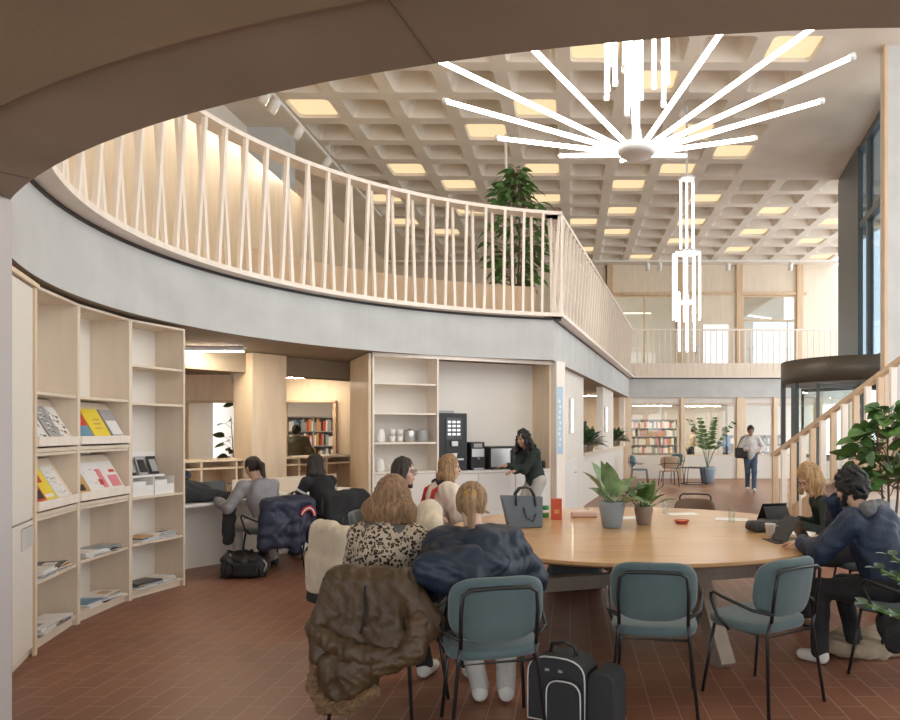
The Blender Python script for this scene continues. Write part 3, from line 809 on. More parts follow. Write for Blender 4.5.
# library beyond the back glazing
bookshelf('bookshelf', (2.95, 26.6, 0), 0, 2.2, 2.0, 6, 'pale bookshelf of paperbacks seen through the first library pane', 3, .085, 'the shelf behind the first library pane', [CW_, PAPER, CG, CO, CG, PAPER, CP, CW_])
bookshelf('bookshelf', (7.4, 27.8, 0), 0, 2.2, 1.4, 4, 'low bookshelf seen through the right-hand library pane', 3, .095, 'the low shelf behind the walking visitor', [CW_, PAPER, CG, CO, CG])
linlamp('linear_light', -1.0, 15.2, 2.60, 1.2, 'added linear ceiling light warming the space behind the first side opening')  # this lamp and the next are added to warm the side space
linlamp('linear_light', .2, 20.6, 2.60, 1.2, 'added linear ceiling light warming the space behind the second side opening')
linlamp('linear_light', 4.9, 25.4, 2.60, 1.5, 'linear ceiling light seen through the middle library pane')  # library lamps from here include two added to brighten the room
linlamp('linear_light', 7.5, 25.4, 2.60, 1.2, 'linear ceiling light seen through the right library pane')
linlamp('linear_light', 2.9, 25.0, 2.60, 1.0, 'linear ceiling light seen through the left library pane')
linlamp('linear_light', 3.6, 24.3, 2.60, 1.2, 'linear ceiling light just inside the second library pane')
linlamp('linear_light', 6.9, 24.3, 2.60, 1.2, 'linear ceiling light just inside the third library pane')
linlamp('linear_light', 3.4, 29.0, 2.60, 1.6, 'linear ceiling light over the back of the paperbacks shelf')
linlamp('linear_light', 5.6, 29.5, 2.60, 1.5, 'linear ceiling light at the very back of the library')
linlamp('linear_light', 2.4, 27.6, 6.2, 1.6, 'linear ceiling light in the glazed upper room at the left', 0, LEDS)
linlamp('linear_light', 7.4, 27.3, 6.0, 1.3, 'linear ceiling light in the glazed upper room at the right', .6, LEDS)

# ------------------------------------------------------------ coffee corner
KA = Vector((-2.72, 9.64, 0)); KB = Vector((-.27, 10.96, 0)); kd = (KB-KA).normalized(); kn = Vector((-kd.y, kd.x, 0)); krz = math.atan2(kd.y, kd.x); KL = (KB-KA).length
def kw(x, y, z): return KA+kd*x+kn*y+Vector((0, 0, z))
ks = thing('shelf_unit', 'open plywood shelf unit with cups beside the coffee machine', 'shelf unit', kw(0, 0, 0), krz)
SWD = .93
for x in (.013, SWD): MB().box((x, .3, 1.33), (.026, .6, 2.64)).build('side_panel', SLAT, ks)
MB().box((SWD/2, .5, 1.33), (SWD, .02, 2.6)).build('back_panel', WHITEP, ks)
for z in (.06, 1.0, 1.415, 1.83, 2.25, 2.64): MB().box((SWD/2, .26, z), (SWD-.05, .5, .026)).build('shelf', SLAT, ks)
MB().box((SWD/2, .02, .53), (SWD-.06, .02, .9), bev=.003).build('door', WHITEP, ks)
struct('wall_partition_left', MB().bar((*kw(-.03, .02, 0)[:2], 1.33), (*kw(-.03, 1.3, 0)[:2], 1.33), .04, 2.66), PLY)
struct('wall_niche_back', MB().bar((*kw(SWD, .68, 0)[:2], 1.33), (*kw(KL-.02, .68, 0)[:2], 1.33), .04, 2.66), WHITEP)
struct('wall_niche_side', MB().bar((*kw(KL-.02, .04, 0)[:2], 1.33), (*kw(KL-.02, .70, 0)[:2], 1.33), .04, 2.66), PLY)
struct('trim_niche_top', MB().bar((*kw(0, .01, 0)[:2], 2.645), (*kw(KL, .01, 0)[:2], 2.645), .03, .05), SLAT)
kc = thing('base_cupboard', 'white base cupboard run under the coffee machines', 'cupboard', kw(SWD+.02, 0, 0), krz)
CWD = KL-SWD-.06
MB().box((CWD/2, .33, .5), (CWD, .62, .92)).build('body', WHITEP, kc)
for i in range(3): MB().box((CWD*(i+.5)/3, .01, .52), (CWD/3-.008, .02, .86), bev=.003).build('door', WHITE, kc)
MB().box((CWD/2, .33, .98), (CWD, .66, .035), bev=.003).build('worktop', WHITE, kc)
struct('pillar_corner', MB().bar((*kw(KL+.0, -.02, 0)[:2], 1.335), (*kw(KL+.17, .02, 0)[:2], 1.335), .16, 2.67), SLAT)
CT = .998
cmx = thing('coffee_machine', 'tall black vending coffee machine with lit picture panel on the white counter', 'coffee machine', kw(SWD+.26, .35, CT), krz)
MB().box((0, 0, .42), (.46, .44, .86), bev=.012).build('housing', BLACKP, cmx)
MB().box((-.05, .03, .865), (.26, .2, .05)).build('bean_hopper', CG, cmx)
MB().box((.02, -.225, .62), (.24, .02, .34), bev=.006).build('display', mat('display_dark', (.05, .05, .055), .15), cmx)
bt = MB()
for i in range(3):
    for j in range(4): bt.box((-.05+i*.07, -.238, .54+j*.06), (.05, .006, .035))
bt.build('button_panel', mat('display_lit', (.8, .8, .8), .3, emit=(.85, .88, .9), estr=.35), cmx)
n_ = MB(); n_.box((.02, -.225, .30), (.26, .01, .24)); n_.build('dispensing_bay', mat('bay_black', (.006, .006, .006), .3), cmx)
MB().box((.02, -.25, .40), (.1, .06, .08), bev=.01).build('spout', STEEL, cmx)
MB().box((.02, -.25, .17), (.26, .08, .025)).build('drip_tray', STEEL, cmx)
cup = MB(); cup.lathe([(.03, 0), (.042, .08), (.038, .08), (.027, .006), (.001, .006)], 16); cc = cup.build('cup', WHITE, None); tag(cc, 'white cup under the spout of the tall coffee machine', 'cup'); cc.location = kw(SWD+.28, .09, CT+.183)
hw = thing('water_boiler', 'slim black and steel hot water dispenser beside the coffee machine', 'water dispenser', kw(SWD+.66, .3, CT), krz)
MB().box((0, 0, .21), (.22, .34, .42), bev=.01).build('housing', BLACKP, hw); MB().box((0, -.172, .26), (.19, .012, .12)).build('steel_band', STEEL, hw); MB().cyl((0, -.15, .19), (0, -.21, .17), .014).build('tap', STEEL, hw); MB().box((0, -.19, .02), (.16, .06, .03)).build('drip_tray', STEEL, hw); MB().box((0, -.174, .37), (.13, .01, .06)).build('display', CG, hw)
mw = thing('microwave', 'dark counter-top oven behind the visitor making coffee', 'oven', kw(SWD+1.10, .32, CT), krz)
MB().box((0, 0, .18), (.5, .38, .34), bev=.012).build('housing', BLACKP, mw); MB().box((-.06, -.195, .18), (.34, .015, .28), bev=.005).build('door', STEEL, mw); MB().cyl((.1, -.22, .06), (.1, -.22, .30), .01).build('handle', BLACKM, mw); MB().box((.18, -.195, .18), (.1, .012, .26)).build('control_panel', BLACKM, mw)
for s in (-.2, .2): MB().box((s, 0, .006), (.05, .3, .012)).build('foot', BLACKP, mw)
def small(name, prof, m, loc, label, cat, group=None, seg=18):
    o_ = MB().lathe(prof, seg).build(name, m); o_.location = loc; return tag(o_, label, cat, group)
JUG = [(.05, 0), (.062, .02), (.058, .12), (.045, .16), (.052, .18), (.047, .18), (.04, .16), (.052, .12), (.05, .02), (.001, .015)]
small('jug', JUG, WHITE, kw(.16, .2, 1.429), 'white jug at the left of the third plywood shelf', 'jug')
CUPS = [(.035, 0), (.045, .09), (.041, .09), (.03, .008), (.001, .008)]
for i, (x, z) in enumerate(((.33, 1.429), (.44, 1.429), (.33, 1.521), (.44, 1.521))):
    small('cup', CUPS, WHITE, kw(x, .22, z), 'white cup in the small stack on the third plywood shelf', 'cup', 'cups stacked on the plywood shelf')
for i in range(2): small('canister', [(.075, 0), (.085, .012), (.085, .15), (.08, .16), (.08, .17), (.03, .175), (.02, .19), (.001, .19)], CG if i else STEEL, kw(.58+.19*i, .22, 1.429), ('grey' if i else 'steel')+' lidded canister at the right of the third plywood shelf', 'canister')
small('jug', JUG, WHITE, kw(.15, .2, 1.014), 'white jug on the plywood shelf at counter height', 'jug'); small('cup', CUPS, WHITE, kw(.30, .2, 1.014), 'white cup beside the jug at counter height', 'cup')
small('canister', [(.06, 0), (.065, .1), (.06, .12), (.001, .12)], CG, kw(.5, .22, 1.014), 'grey canister on the plywood shelf at counter height', 'canister')
bt_ = thing('bottle', 'blue plastic bottle on the white counter behind the visitor', 'bottle', kw(SWD+1.62, .26, CT))
BLUEP = mat('blue_plastic', (.02, .07, .55), .35)
MB().lathe([(.07, 0), (.075, .02), (.075, .24), (.03, .3), (.03, .33), (.001, .33)], 18).build('body', BLUEP, bt_); MB().lathe([(.033, .32), (.033, .36), (.001, .36)], 14).build('cap', BLACKP, bt_)
small('jar', [(.03, 0), (.03, .1), (.02, .12), (.001, .12)], BLACKP, kw(SWD+1.76, .15, CT), 'small black jar at the right end of the white counter', 'jar')

# poster and wall lights on the side piers
po = MB(); a = sl(.16, -.0)
pp = kw(KL+.175, -.03, 0)
poster = MB().box((0, 0, 0), (.11, .012, 1.05)); 
mpo = mat('poster_blue', (.45, .62, .76), .5)
poster.cur = 1
for i in range(9): poster.box((.012*math.sin(i*2.1), -.0065, -.38+i*.085), (.04, .001, .05))
pO = poster.build('poster', [mpo, WHITE]); tag(pO, 'narrow pale blue poster with white upright lettering on the corner post', 'poster')
pO.location = kw(KL+.075, -.090, 1.75); pO.rotation_euler = (0, 0, krz)
def wall_light(t, off, label):
    p = sl(t, off); th = thing('wall_light', label, 'wall light', (p.x, p.y, 1.55), math.atan2(sdir.y, sdir.x), 'upright wall lights on the side piers')
    MB().box((0, 0, .31), (.09, .05, .64), bev=.008).build('housing', WHITEM, th); MB().box((0, -.03, .31), (.07, .02, .6), bev=.005).build('diffuser', WLED, th)
wall_light(2.1, .09, 'upright wall light on the first white pier beside the blue poster'); wall_light(7.1, .09, 'upright wall light on the second white pier'); 
wall_light(3.82, .25, 'upright wall light on the far edge of the first white pier'); wall_light(9.38, .25, 'upright wall light on the far edge of the second pier')
dp_ = sl(1.75, .11); pd = thing('cabinet_door', 'white cupboard door set low in the first pier behind the table', 'door', (dp_.x, dp_.y, 0), math.atan2(sdir.y, sdir.x))
MB().box((0, 0, .53), (2.1, .02, 1.02), bev=.004).build('panel', WHITE, pd); MB().box((.85, -.02, .8), (.12, .02, .02)).build('handle', STEEL, pd)
scr = thing('monitor', 'lit monitor standing on the ledge between the side piers', 'monitor', (*sl(5.6, .42)[:2], 1.12), math.atan2(sdir.y, sdir.x)+.35)
MB().box((0, .02, .42), (.86, .04, .52), bev=.006).build('bezel', BLACKP, scr); MB().box((0, -.004, .42), (.82, .006, .48)).build('screen', mat('screen_lit', (.5, .65, .85), .3, emit=(.62, .8, 1), estr=.9), scr); MB().box((0, .03, .1), (.06, .03, .2)).build('stand', BLACKP, scr); MB().box((0, .03, .008), (.28, .18, .016)).build('base', BLACKP, scr)

# ------------------------------------------------------------ hanging lights of the hall
def chandelier_star(x, y, z):
    t = thing('chandelier', 'star-shaped chandelier of white light tubes hanging over the round table', 'chandelier', (x, y, z))
    MB().lathe([(.001, -.03), (.14, -.03), (.17, 0), (.17, .05), (.12, .07), (.05, .1), (.04, .2)], 28).build('hub', WHITEM, t)
    MB().cyl((0, 0, .1), (0, 0, CEIL-z), .03, 12).build('stem', WHITEM, t)
    L, up = 1.79, .615
    for a in (-157, -131, -101, -76, -44, -8, 24, 51, 76, 101, 131, 157, 180):
        s, c = math.sin(R(a)), -math.cos(R(a))
        e = Vector((L*s, L*c, up)); b = Vector((.17*s, .17*c, .04))
        tb = MB().tube([b, e], .021, 10).build('light_tube', TUBE, t)
        f = MB().tube([b+(e-b)*.985, e*1.012], .03, 10).build('end_cap', WHITEM, tb)
    for k in range(13):
        a = 360*k/13; s, c = math.sin(R(a)), -math.cos(R(a)); zt = (.62, .48, .72)[k % 3]
        tb = MB().tube([(.27*s, .27*c, zt), (.27*s, .27*c, zt+1.3)], .019, 10).build('light_tube', TUBE, t)
        MB().tube([(.27*s, .27*c, zt-.03), (.27*s, .27*c, zt+.02)], .027, 10).build('end_cap', WHITEM, tb)
    MB().lathe([(.29, 1.98), (.29, 2.03), (.03, 2.03), (.03, 1.98)], 28).build('top_ring', WHITEM, t)
chandelier_star(.59, 6.2, 4.06)
t = thing('chandelier', 'tall tiered chandelier of upright light tubes hanging in front of the back gallery', 'chandelier', (2.17, 13.0, 3.05))
MB().cyl((0, 0, 1.0), (0, 0, CEIL-3.05), .02, 10).build('stem', WHITEM, t)
for z in (.9, 1.82, 3.2): MB().lathe([(.03, z), (.26 if z == 1.82 else .15, z), (.26 if z == 1.82 else .15, z+.04), (.03, z+.04)], 24).build('ring', WHITEM, t)
for rad, z0, z1, n_ in ((.13, 1.84, 3.16, 6), (.25, .60, 1.82, 9), (.16, .02, 1.1, 6)):
    for k in range(n_):
        a = 2*PI*(k+.3)/n_
        MB().tube([(rad*math.cos(a), rad*math.sin(a), z0), (rad*math.cos(a), rad*math.sin(a), z1)], .015, 8).build('light_tube', TUBE, t)
def lamp(p, tgt, e, size=100):
    L_ = bpy.data.lights.new('spot_lamp', 'SPOT'); L_.energy = e; L_.spot_size = R(size); L_.spot_blend = 1; L_.shadow_soft_size = .07; L_.color = (1, .86, .66)
    o_ = bpy.data.objects.new('spot_lamp', L_); COL.objects.link(o_); o_.location = p; o_.rotation_euler = (V3_(tgt)-V3_(p)).to_track_quat('-Z', 'Y').to_euler()
V3_ = Vector
for y in (11.15, 11.85, 12.9, 14.4): lamp((-4.92, y, 6.95), (-5.5, y-3.6, 4.0), 75)
# ceiling tracks and spotlights
def track(p0, p1, label):
    t = thing('light_track', label, 'light track', p0); m_ = MB().bar(p0, p1, .045, .05); m_.build('rail', WHITEM, t, world=True)
    c = (Vector(p0)+Vector(p1))/2
    for f in (.1, .5, .9):
        p = Vector(p0).lerp(Vector(p1), f); MB().cyl(p, (p.x, p.y, CEIL), .008, 6).build('hanger', WHITEM, t, world=True)
track((-5.0, 10.6, 7.25), (-5.0, 18.5, 7.25), 'white light track under the ceiling above the curved railing')
track((-6.0, 23.0, 7.15), (9.4, 23.0, 7.15), 'long white light track across the back of the coffered ceiling')
for i, (y, l) in enumerate(((11.15, 'first of the three clustered white spotlights on the side track'), (11.5, 'middle of the three clustered white spotlights on the side track'), (11.85, 'third of the three clustered white spotlights on the side track'), (12.9, 'lone white spotlight past the cluster on the side track'), (14.4, 'farthest white spotlight on the side track'))):
    spot(-5.0, y, 7.23, l, 'spotlights on the side track', 1.2, 40)
for x, l in ((-.9, 'behind the tall plant'), (.6, 'left of the tall chandelier'), (2.55, 'just left of the tall chandelier'), (2.95, 'touching the tall chandelier in view'), (5.2, 'over the second upper pier'), (7.25, 'over the right upper room'), (8.9, 'by the dark window frame')):
    spot(x, 23.0, 7.12, 'white spotlight on the long back track, '+l, 'spotlights on the back track', 0, 30)
for (x, y, z, l) in ((-1.3, 14.2, 7.6, 'white hanging ceiling camera above the tall gallery plant'), (-1.22, 17.0, 7.6, 'white hanging ceiling camera lower behind the plant top')):
    t = thing('ceiling_camera', l, 'camera', (x, y, z)); MB().cyl((0, 0, 0), (0, 0, -.9), .03, 10).build('pole', WHITEM, t); MB().lathe([(.03, -.85), (.09, -.9), (.09, -1.0), (.085, -1.0)], 16).build('housing', WHITEM, t); MB().ell((0, 0, -1.0), (.08, .08, .09), 14, 8).build('dome', BLACKP, t)
# ------------------------------------------------------------ people
SKIN = mat('skin_light', (.62, .40, .30), .5); SKIN2 = mat('skin_tan', (.46, .27, .18), .5)
EYE = mat('eye_dark', (.02, .015, .012), .2); LIP = mat('lip', (.45, .16, .13), .5)
def hairmat(n, c): return mat(n, c, .5, var=.45, scale=5, stretch=(14, 14, 1.5), bump=.5, bscale=22, detail=2)
H_BROWN = hairmat('hair_light_brown', (.26, .15, .075)); H_BLOND = hairmat('hair_blond', (.42, .26, .12)); H_DBLOND = hairmat('hair_dark_blond', (.30, .18, .085))
H_DARK = hairmat('hair_dark', (.028, .018, .014)); H_BLACK = hairmat('hair_black', (.012, .011, .011))
def cloth(n, c, **k): return mat(n, c, k.pop('rough', .85), bump=.25, bscale=120, var=k.pop('var', .1), scale=7, **k)
V3 = Vector
def rot3(M): return np.array([list(r) for r in M], np.float32)
def two_bone(a, b, l1, l2, pole):
    a = V3(a); b = V3(b); d = b-a; L = min(d.length, (l1+l2)*.995); u = d.normalized()
    x = (l1*l1-l2*l2+L*L)/(2*L); h = math.sqrt(max(l1*l1-x*x, 0)); p = V3(pole); p = (p-u*p.dot(u)).normalized()
    return a+u*x+p*h, a+u*L
def pose(seat=.47, lean=.25, hands=((-.16, .42, .79), (.16, .42, .79)), hyaw=0, hpitch=-15, htilt=0, feet=None, twist=0, stand=False, pole=(.7, -.35, -1), knees=.13, side=0, hscale=1):
    J = {}
    if stand:
        J['pel'] = V3((0, 0, .93)); J['chest'] = V3((side*.5, lean*.28, 1.24)); J['neck'] = V3((side, lean*.5, 1.43))
    else:
        J['pel'] = V3((0, 0, seat+.10)); J['chest'] = V3((side*.5, lean*.30, seat+.40)); J['neck'] = V3((side, lean*.55, seat+.60-.06*lean))
    J['head'] = J['neck']+V3((side*.2, .035+lean*.12, .155-.05*max(0, lean-.3)))
    if stand and hscale != 1:
        for q in ('pel', 'chest', 'neck', 'head'): J[q] = V3((J[q].x, J[q].y, J[q].z*hscale))
    J['M'] = Matrix.Rotation(R(hyaw), 3, 'Z') @ Matrix.Rotation(R(hpitch), 3, 'X') @ Matrix.Rotation(R(htilt), 3, 'Y')
    T_ = Matrix.Rotation(R(twist), 3, 'Z')
    for i, s in enumerate((-1, 1)):
        sh = J['neck']+T_ @ V3((s*.175, -.015, -.065)); J['sh%d' % i] = sh
        el, wr = two_bone(sh, hands[i], .285, .25, (s*pole[0], pole[1], pole[2])); J['el%d' % i] = el; J['wr%d' % i] = wr
        hip = J['pel']+V3((s*.085, .0, -.02)); J['hip%d' % i] = hip
        if feet: ft = V3(feet[i])
        else: ft = V3((s*knees, .44, .09)) if not stand else V3((s*.1, 0, .09))
        kn, an = two_bone(hip, ft, .42, .42, (s*.15, 1, .6) if not stand else (0, 1, 0)); J['kn%d' % i] = kn; J['an%d' % i] = an
    return J
def hand_prims(w, f, n, side, curl=.5):
    f = V3(f).normalized(); n = V3(n); n = (n-f*n.dot(f)).normalized(); s = f.cross(n)*side
    A = rot3(Matrix((s, f, n)).transposed()); P = [('b', w+f*.048, (.038, .045, .013), .012, A)]
    for i, L in zip((-1.5, -.5, .5, 1.5), (.8, .97, 1.0, .9)):
        b = w+f*.088+s*(i*.0205); c1 = curl*.7; d1 = f*math.cos(c1)+n*math.sin(c1)+s*(i*.05); e = b+d1*.040*L
        c2 = curl*1.6; d2 = f*math.cos(c2)+n*math.sin(c2); e2 = e+d2*.024*L; c3 = curl*2.3; e3 = e2+(f*math.cos(c3)+n*math.sin(c3))*.02*L
        P += [('c*', b-f*.02, .0088, e, .0085), ('c*', e, .0085, e2, .0078), ('c*', e2, .0078, e3, .007)]
    t0 = w+f*.022+s*.030; t1 = t0+(f*.65+s*.6+n*.35).normalized()*.042; t2 = t1+(f*.9+s*.1+n*.4).normalized()*.03
    P += [('c*', t0-s*.01, .0125, t1, .0105), ('c*', t1, .0105, t2, .0085)]
    return P
def body_prims(J, handcfg, fem=True):
    c, M = J['head'], J['M']; A = rot3(M); h = lambda x, y, z: c+M @ V3((x, y, z))
    P = [('e', h(0, -.008, .022), (.075, .094, .100), A), ('e', h(0, .030, -.05), (.054, .058, .062), A), ('e', h(0, .062, -.092), (.022, .02, .018), A),
         ('c', J['neck']+V3((0, -.005, -.02)), .056, h(0, -.018, -.05), .05)]
    P += [('c*', h(0, .088, .012), .008, h(0, .106, -.022), .0125), ('c*', h(-.035, .078, .032), .010, h(.035, .078, .032), .010), ('e', h(0, .086, -.058), (.024, .012, .010), A)]
    for s in (-1, 1): P += [('e', h(s*.04, .062, -.02), (.026, .022, .022), A), ('e', h(s*.077, -.006, -.006), (.009, .02, .03), A), ('c*', h(s*.011, .098, -.026), .006, h(s*.013, .092, -.028), .006)]
    P += [('e', J['chest'], (.145, .10, .19)), ('c', J['pel'], .125, J['chest'], .115), ('c', J['sh0'], .05, J['sh1'], .05), ('c', J['neck']+V3((0, -.01, -.03)), .055, J['chest']+V3((0, 0, .1)), .08)]
    for i, s in enumerate((-1, 1)):
        P += [('c', J['sh%d' % i], .05, J['el%d' % i], .038), ('c', J['el%d' % i], .038, J['wr%d' % i], .026)]
        P += [('c', J['hip%d' % i], .085, J['kn%d' % i], .055), ('c', J['kn%d' % i], .055, J['an%d' % i], .037), ('c', J['an%d' % i]+V3((0, 0, -.03)), .035, J['an%d' % i]+V3((0, .12, -.055)), .028)]
        d, n, curl = handcfg[i]; P += hand_prims(J['wr%d' % i], d, n, s if False else (-s), curl)
    return P
DOWN = V3((0, 0, -1))
def person(label, loc, rz, J, skin=SKIN, top=None, topname='sweater', puff=0, topdisp=None, legs=None, shoes=None, hair=None, handcfg=None, vox=.011, sleeve=1, hem=.0, face=True, group=None, collar=None, neckline=0):
    t = thing('person', label, 'person', loc, rz, group)
    hc = handcfg or ((V3((.25, 1, -.1)), DOWN, .35), (V3((-.25, 1, -.1)), DOWN, .35))
    blob('body', body_prims(J, hc), skin, t, vox, .022)
    c, M = J['head'], J['M']; h = lambda x, y, z: c+M @ V3((x, y, z))
    if face:
        for s in (-1, 1):
            MB().ell(h(s*.032, .083, .008), (.0125, .006, .0065), 10, 6, M).build('eye', EYE, t)
            MB().tube([h(s*.016, .088, .026), h(s*.034, .088, .031), h(s*.05, .078, .026)], .0035, 6).build('eyebrow', EYE, t)
        MB().ell(h(0, .0955, -.058), (.02, .006, .005), 10, 6, M).build('mouth', LIP, t)
    if top:
        p = puff
        P = [('e', J['chest']+V3((0, -.005, 0)), (.160+p, .118+p, .205+p*.6)), ('c', J['pel']+V3((0, 0, .02-hem)), .142+p*.35, J['chest'], .125+p), ('c', J['sh0'], .062+p*.7, J['sh1'], .062+p*.7),
             ('c', J['neck']+V3((0, -.012, -.045)), .062+p*.4, J['chest']+V3((0, -.01, .1)), .09+p)]
        for i in (0, 1):
            w = J['el%d' % i].lerp(J['wr%d' % i], .93*sleeve)
            P += [('c', J['sh%d' % i], .063+p*.7, J['el%d' % i], .055+p*.6), ('c', J['el%d' % i], .055+p*.6, w, .041+p*.4)]
        P += [('-e', J['neck']+V3((0, .03, .05-neckline)), (.05, .05, .06))]
        blob(topname, P, top, t, vox, .03, topdisp or folds(.006, seed=abs(hash(label)) % 7 if False else len(label) % 7))
    if legs:
        P = [('c', J['pel']+V3((-.05, 0, 0)), .12, J['pel']+V3((.05, 0, 0)), .12)]
        for i in (0, 1): P += [('c', J['hip%d' % i], .10, J['kn%d' % i], .07), ('c', J['kn%d' % i], .07, J['an%d' % i]+V3((0, 0, .0)), .056)]
        blob('trousers', P, legs, t, max(vox, .012), .03, folds(.004, (22, 22, 12), 2))
    if shoes:
        for i in (0, 1):
            a = J['an%d' % i]; f = V3((0, 1, 0)); g = a.z-.09
            P = [('c', V3((a.x, a.y-.02, g+.055)), .046, V3((a.x, a.y+.13, g+.042)), .038), ('c', V3((a.x, a.y-.01, g+.08)), .045, V3((a.x, a.y+.01, g+.10)), .045), ('-b', V3((a.x, a.y, g-.1)), (.3, .4, .1), .0)]
            blob('shoe', P, shoes, t, .010, .02)
    if hair: hair(t, J, vox)
    return t
def hair_cap(J, m=.014, back=0):
    c, M = J['head'], J['M']; A = rot3(M); h = lambda x, y, z: c+M @ V3((x, y, z))
    return [('e', h(0, -.018-back*.3, .03), (.086+m*.3, .100+back*.5, .106+m*.4), A)], [('-e', h(0, .115, -.035), (.068, .075, .105), A)], h, A
def hair_long(m, length=.26, width=.085, lean_=0, curly=0, fringe=0, col2=None, spread=1.0):
    def fn(t, J, vox):
        P, C, h, A = hair_cap(J, .02)
        for x in (-1, -.5, 0, .5, 1):
            a = h(x*.07, -.05 if abs(x) < .9 else -.02, .02); b = V3((a.x+x*.03*spread, a.y-.03+lean_, a.z-length*(1-.12*abs(x))))
            mid = a.lerp(b, .5)+V3((x*.012, -.015, 0))
            P += [('c', a, .036, mid, .036+.006*spread), ('c', mid, .036+.006*spread, b, .022)]
        for s in (-1, 1):
            a = h(s*.08, .02, .03); b = a+V3((s*.012*spread, .0, -length*.8)); P += [('c', a, .022, b, .026)]
        d = strands(.0045, 34, (J['head'].x, J['head'].y-.02), .6 if not curly else 1.5)
        if curly:
            g = folds(.012, (55, 55, 40), 1); dd_ = lambda G: d(G)+g(G)
        else: dd_ = d
        blob('hair', P+C, m, t, min(vox, .009), .03, dd_)
    return fn
def hair_pony(m, clip=None, length=.17, bun=0):
    def fn(t, J, vox):
        P, C, h, A = hair_cap(J, .004)
        k = h(0, -.115, .035)
        P += [('c', k, .026, h(0, -.145, -.02), .038), ('c', h(0, -.145, -.02), .038, h(.01, -.13, -length), .018)]
        o = blob('hair', P+C, m, t, min(vox, .009), .02, strands(.004, 30, (J['head'].x, J['head'].y), .4))
        if clip: MB().lathe([(.026, -.012), (.036, 0), (.026, .012)], 14, (0, 0, 0), Matrix.Translation(h(0, -.125, .03)) @ (J['M'].to_4x4()) @ Matrix.Rotation(PI/2.6, 4, 'X')).build('hair_tie', clip, o)
    return fn
def hair_short(m, curly=.01, beard=None, big=0):
    def fn(t, J, vox):
        P, C, h, A = hair_cap(J, .012+big, .02)
        P += [('e', h(0, -.06, -.04), (.07, .05, .06), A)]
        blob('hair', P+C, m, t, min(vox, .009), .02, folds(curly, (70, 70, 60), 1))
        if beard:
            B = [('c', h(-.066, .02, -.045), .018, h(-.035, .068, -.085), .022), ('c', h(.066, .02, -.045), .018, h(.035, .068, -.085), .022), ('c', h(-.035, .068, -.088), .022, h(.035, .068, -.088), .022), ('c', h(-.02, .094, -.046), .006, h(.02, .094, -.046), .006)]
            blob('beard', B, beard, t, .006, .012, folds(.003, (120, 120, 90)))
    return fn

# leopard print
def leopard():
    m = bpy.data.materials.new('leopard_knit'); m.use_nodes = True; nt = m.node_tree; b = nt.nodes['Principled BSDF']; L = nt.links.new
    tc = nt.nodes.new('ShaderNodeTexCoord'); nz = nt.nodes.new('ShaderNodeTexNoise'); nz.inputs['Scale'].default_value = 26
    mxv = nt.nodes.new('ShaderNodeMix'); mxv.data_type = 'RGBA'; mxv.inputs[0].default_value = .045
    L(tc.outputs['Object'], nz.inputs[0]); L(tc.outputs['Object'], mxv.inputs[6]); L(nz.outputs[1], mxv.inputs[7])
    v = nt.nodes.new('ShaderNodeTexVoronoi'); v.inputs['Scale'].default_value = 46; L(mxv.outputs[2], v.inputs[0])
    r = nt.nodes.new('ShaderNodeValToRGB'); cr = r.color_ramp; cr.interpolation = 'CONSTANT'
    cr.elements[0].color = (.30, .17, .08, 1); cr.elements[0].position = 0
    cr.elements[1].color = (.02, .015, .012, 1); cr.elements[1].position = .16
    e = cr.elements.new(.46); e.color = (.50, .41, .31, 1)
    L(v.outputs['Distance'], r.inputs[0]); L(r.outputs[0], b.inputs['Base Color']); b.inputs['Roughness'].default_value = .9
    return m
LEO = leopard()
def stripes():
    m = bpy.data.materials.new('striped_knit'); m.use_nodes = True; nt = m.node_tree; b = nt.nodes['Principled BSDF']; L = nt.links.new
    tc = nt.nodes.new('ShaderNodeTexCoord'); sx = nt.nodes.new('ShaderNodeSeparateXYZ'); L(tc.outputs['Object'], sx.inputs[0])
    # two white bands round the sleeves and chest
    r = nt.nodes.new('ShaderNodeValToRGB'); cr = r.color_ramp; cr.interpolation = 'CONSTANT'
    mr = nt.nodes.new('ShaderNodeMapRange'); mr.inputs[1].default_value = .75; mr.inputs[2].default_value = 1.15; L(sx.outputs[2], mr.inputs[0])
    cr.elements[0].color = (.015, .015, .02, 1); cr.elements[1].color = (.015, .015, .02, 1); cr.elements[1].position = .95
    for p, c in ((.30, .75), (.40, .015), (.48, .75), (.58, .015)):
        e = cr.elements.new(p); e.color = (c, c, c, 1)
    L(mr.outputs[0], r.inputs[0]); L(r.outputs[0], b.inputs['Base Color']); b.inputs['Roughness'].default_value = .9
    return m
STRIPE = stripes()
C_NAVY = mat('navy_puffer', (.008, .018, .038), .5, var=.15, scale=7, bump=.15, bscale=40)
C_GREY = cloth('grey_shirt', (.30, .29, .31)); C_BLACKC = cloth('black_cloth', (.018, .018, .02)); C_JEAN = cloth('blue_denim', (.07, .11, .17)); C_LGREY = cloth('light_grey_cloth', (.45, .43, .40))
C_CREAM = cloth('cream_wool', (.60, .52, .40)); C_RED = cloth('red_knit', (.45, .03, .03)); C_DGREEN = cloth('dark_green_knit', (.018, .03, .024)); C_BLUEJ = mat('blue_jacket', (.013, .026, .058), .6, var=.15, scale=6, bump=.2, bscale=60)
C_BROWN = mat('brown_quilted', (.070, .040, .017), .5, var=.3, scale=6, bump=.5, bscale=14, stretch=(1.6, 1.6, .7)); C_FUR = mat('fur_trim', (.24, .14, .07), .95, var=.4, scale=40, bump=1, bscale=150)
C_WHITE = cloth('white_cotton', (.70, .68, .66)); SHOEW = mat('white_sneaker', (.62, .60, .56), .6); SHOEB = mat('black_shoe', (.02, .02, .02), .5)
C_OLIVE = cloth('olive_parka', (.20, .20, .14)); C_PINKC = cloth('blush_wool', (.72, .63, .53), rough=.95)

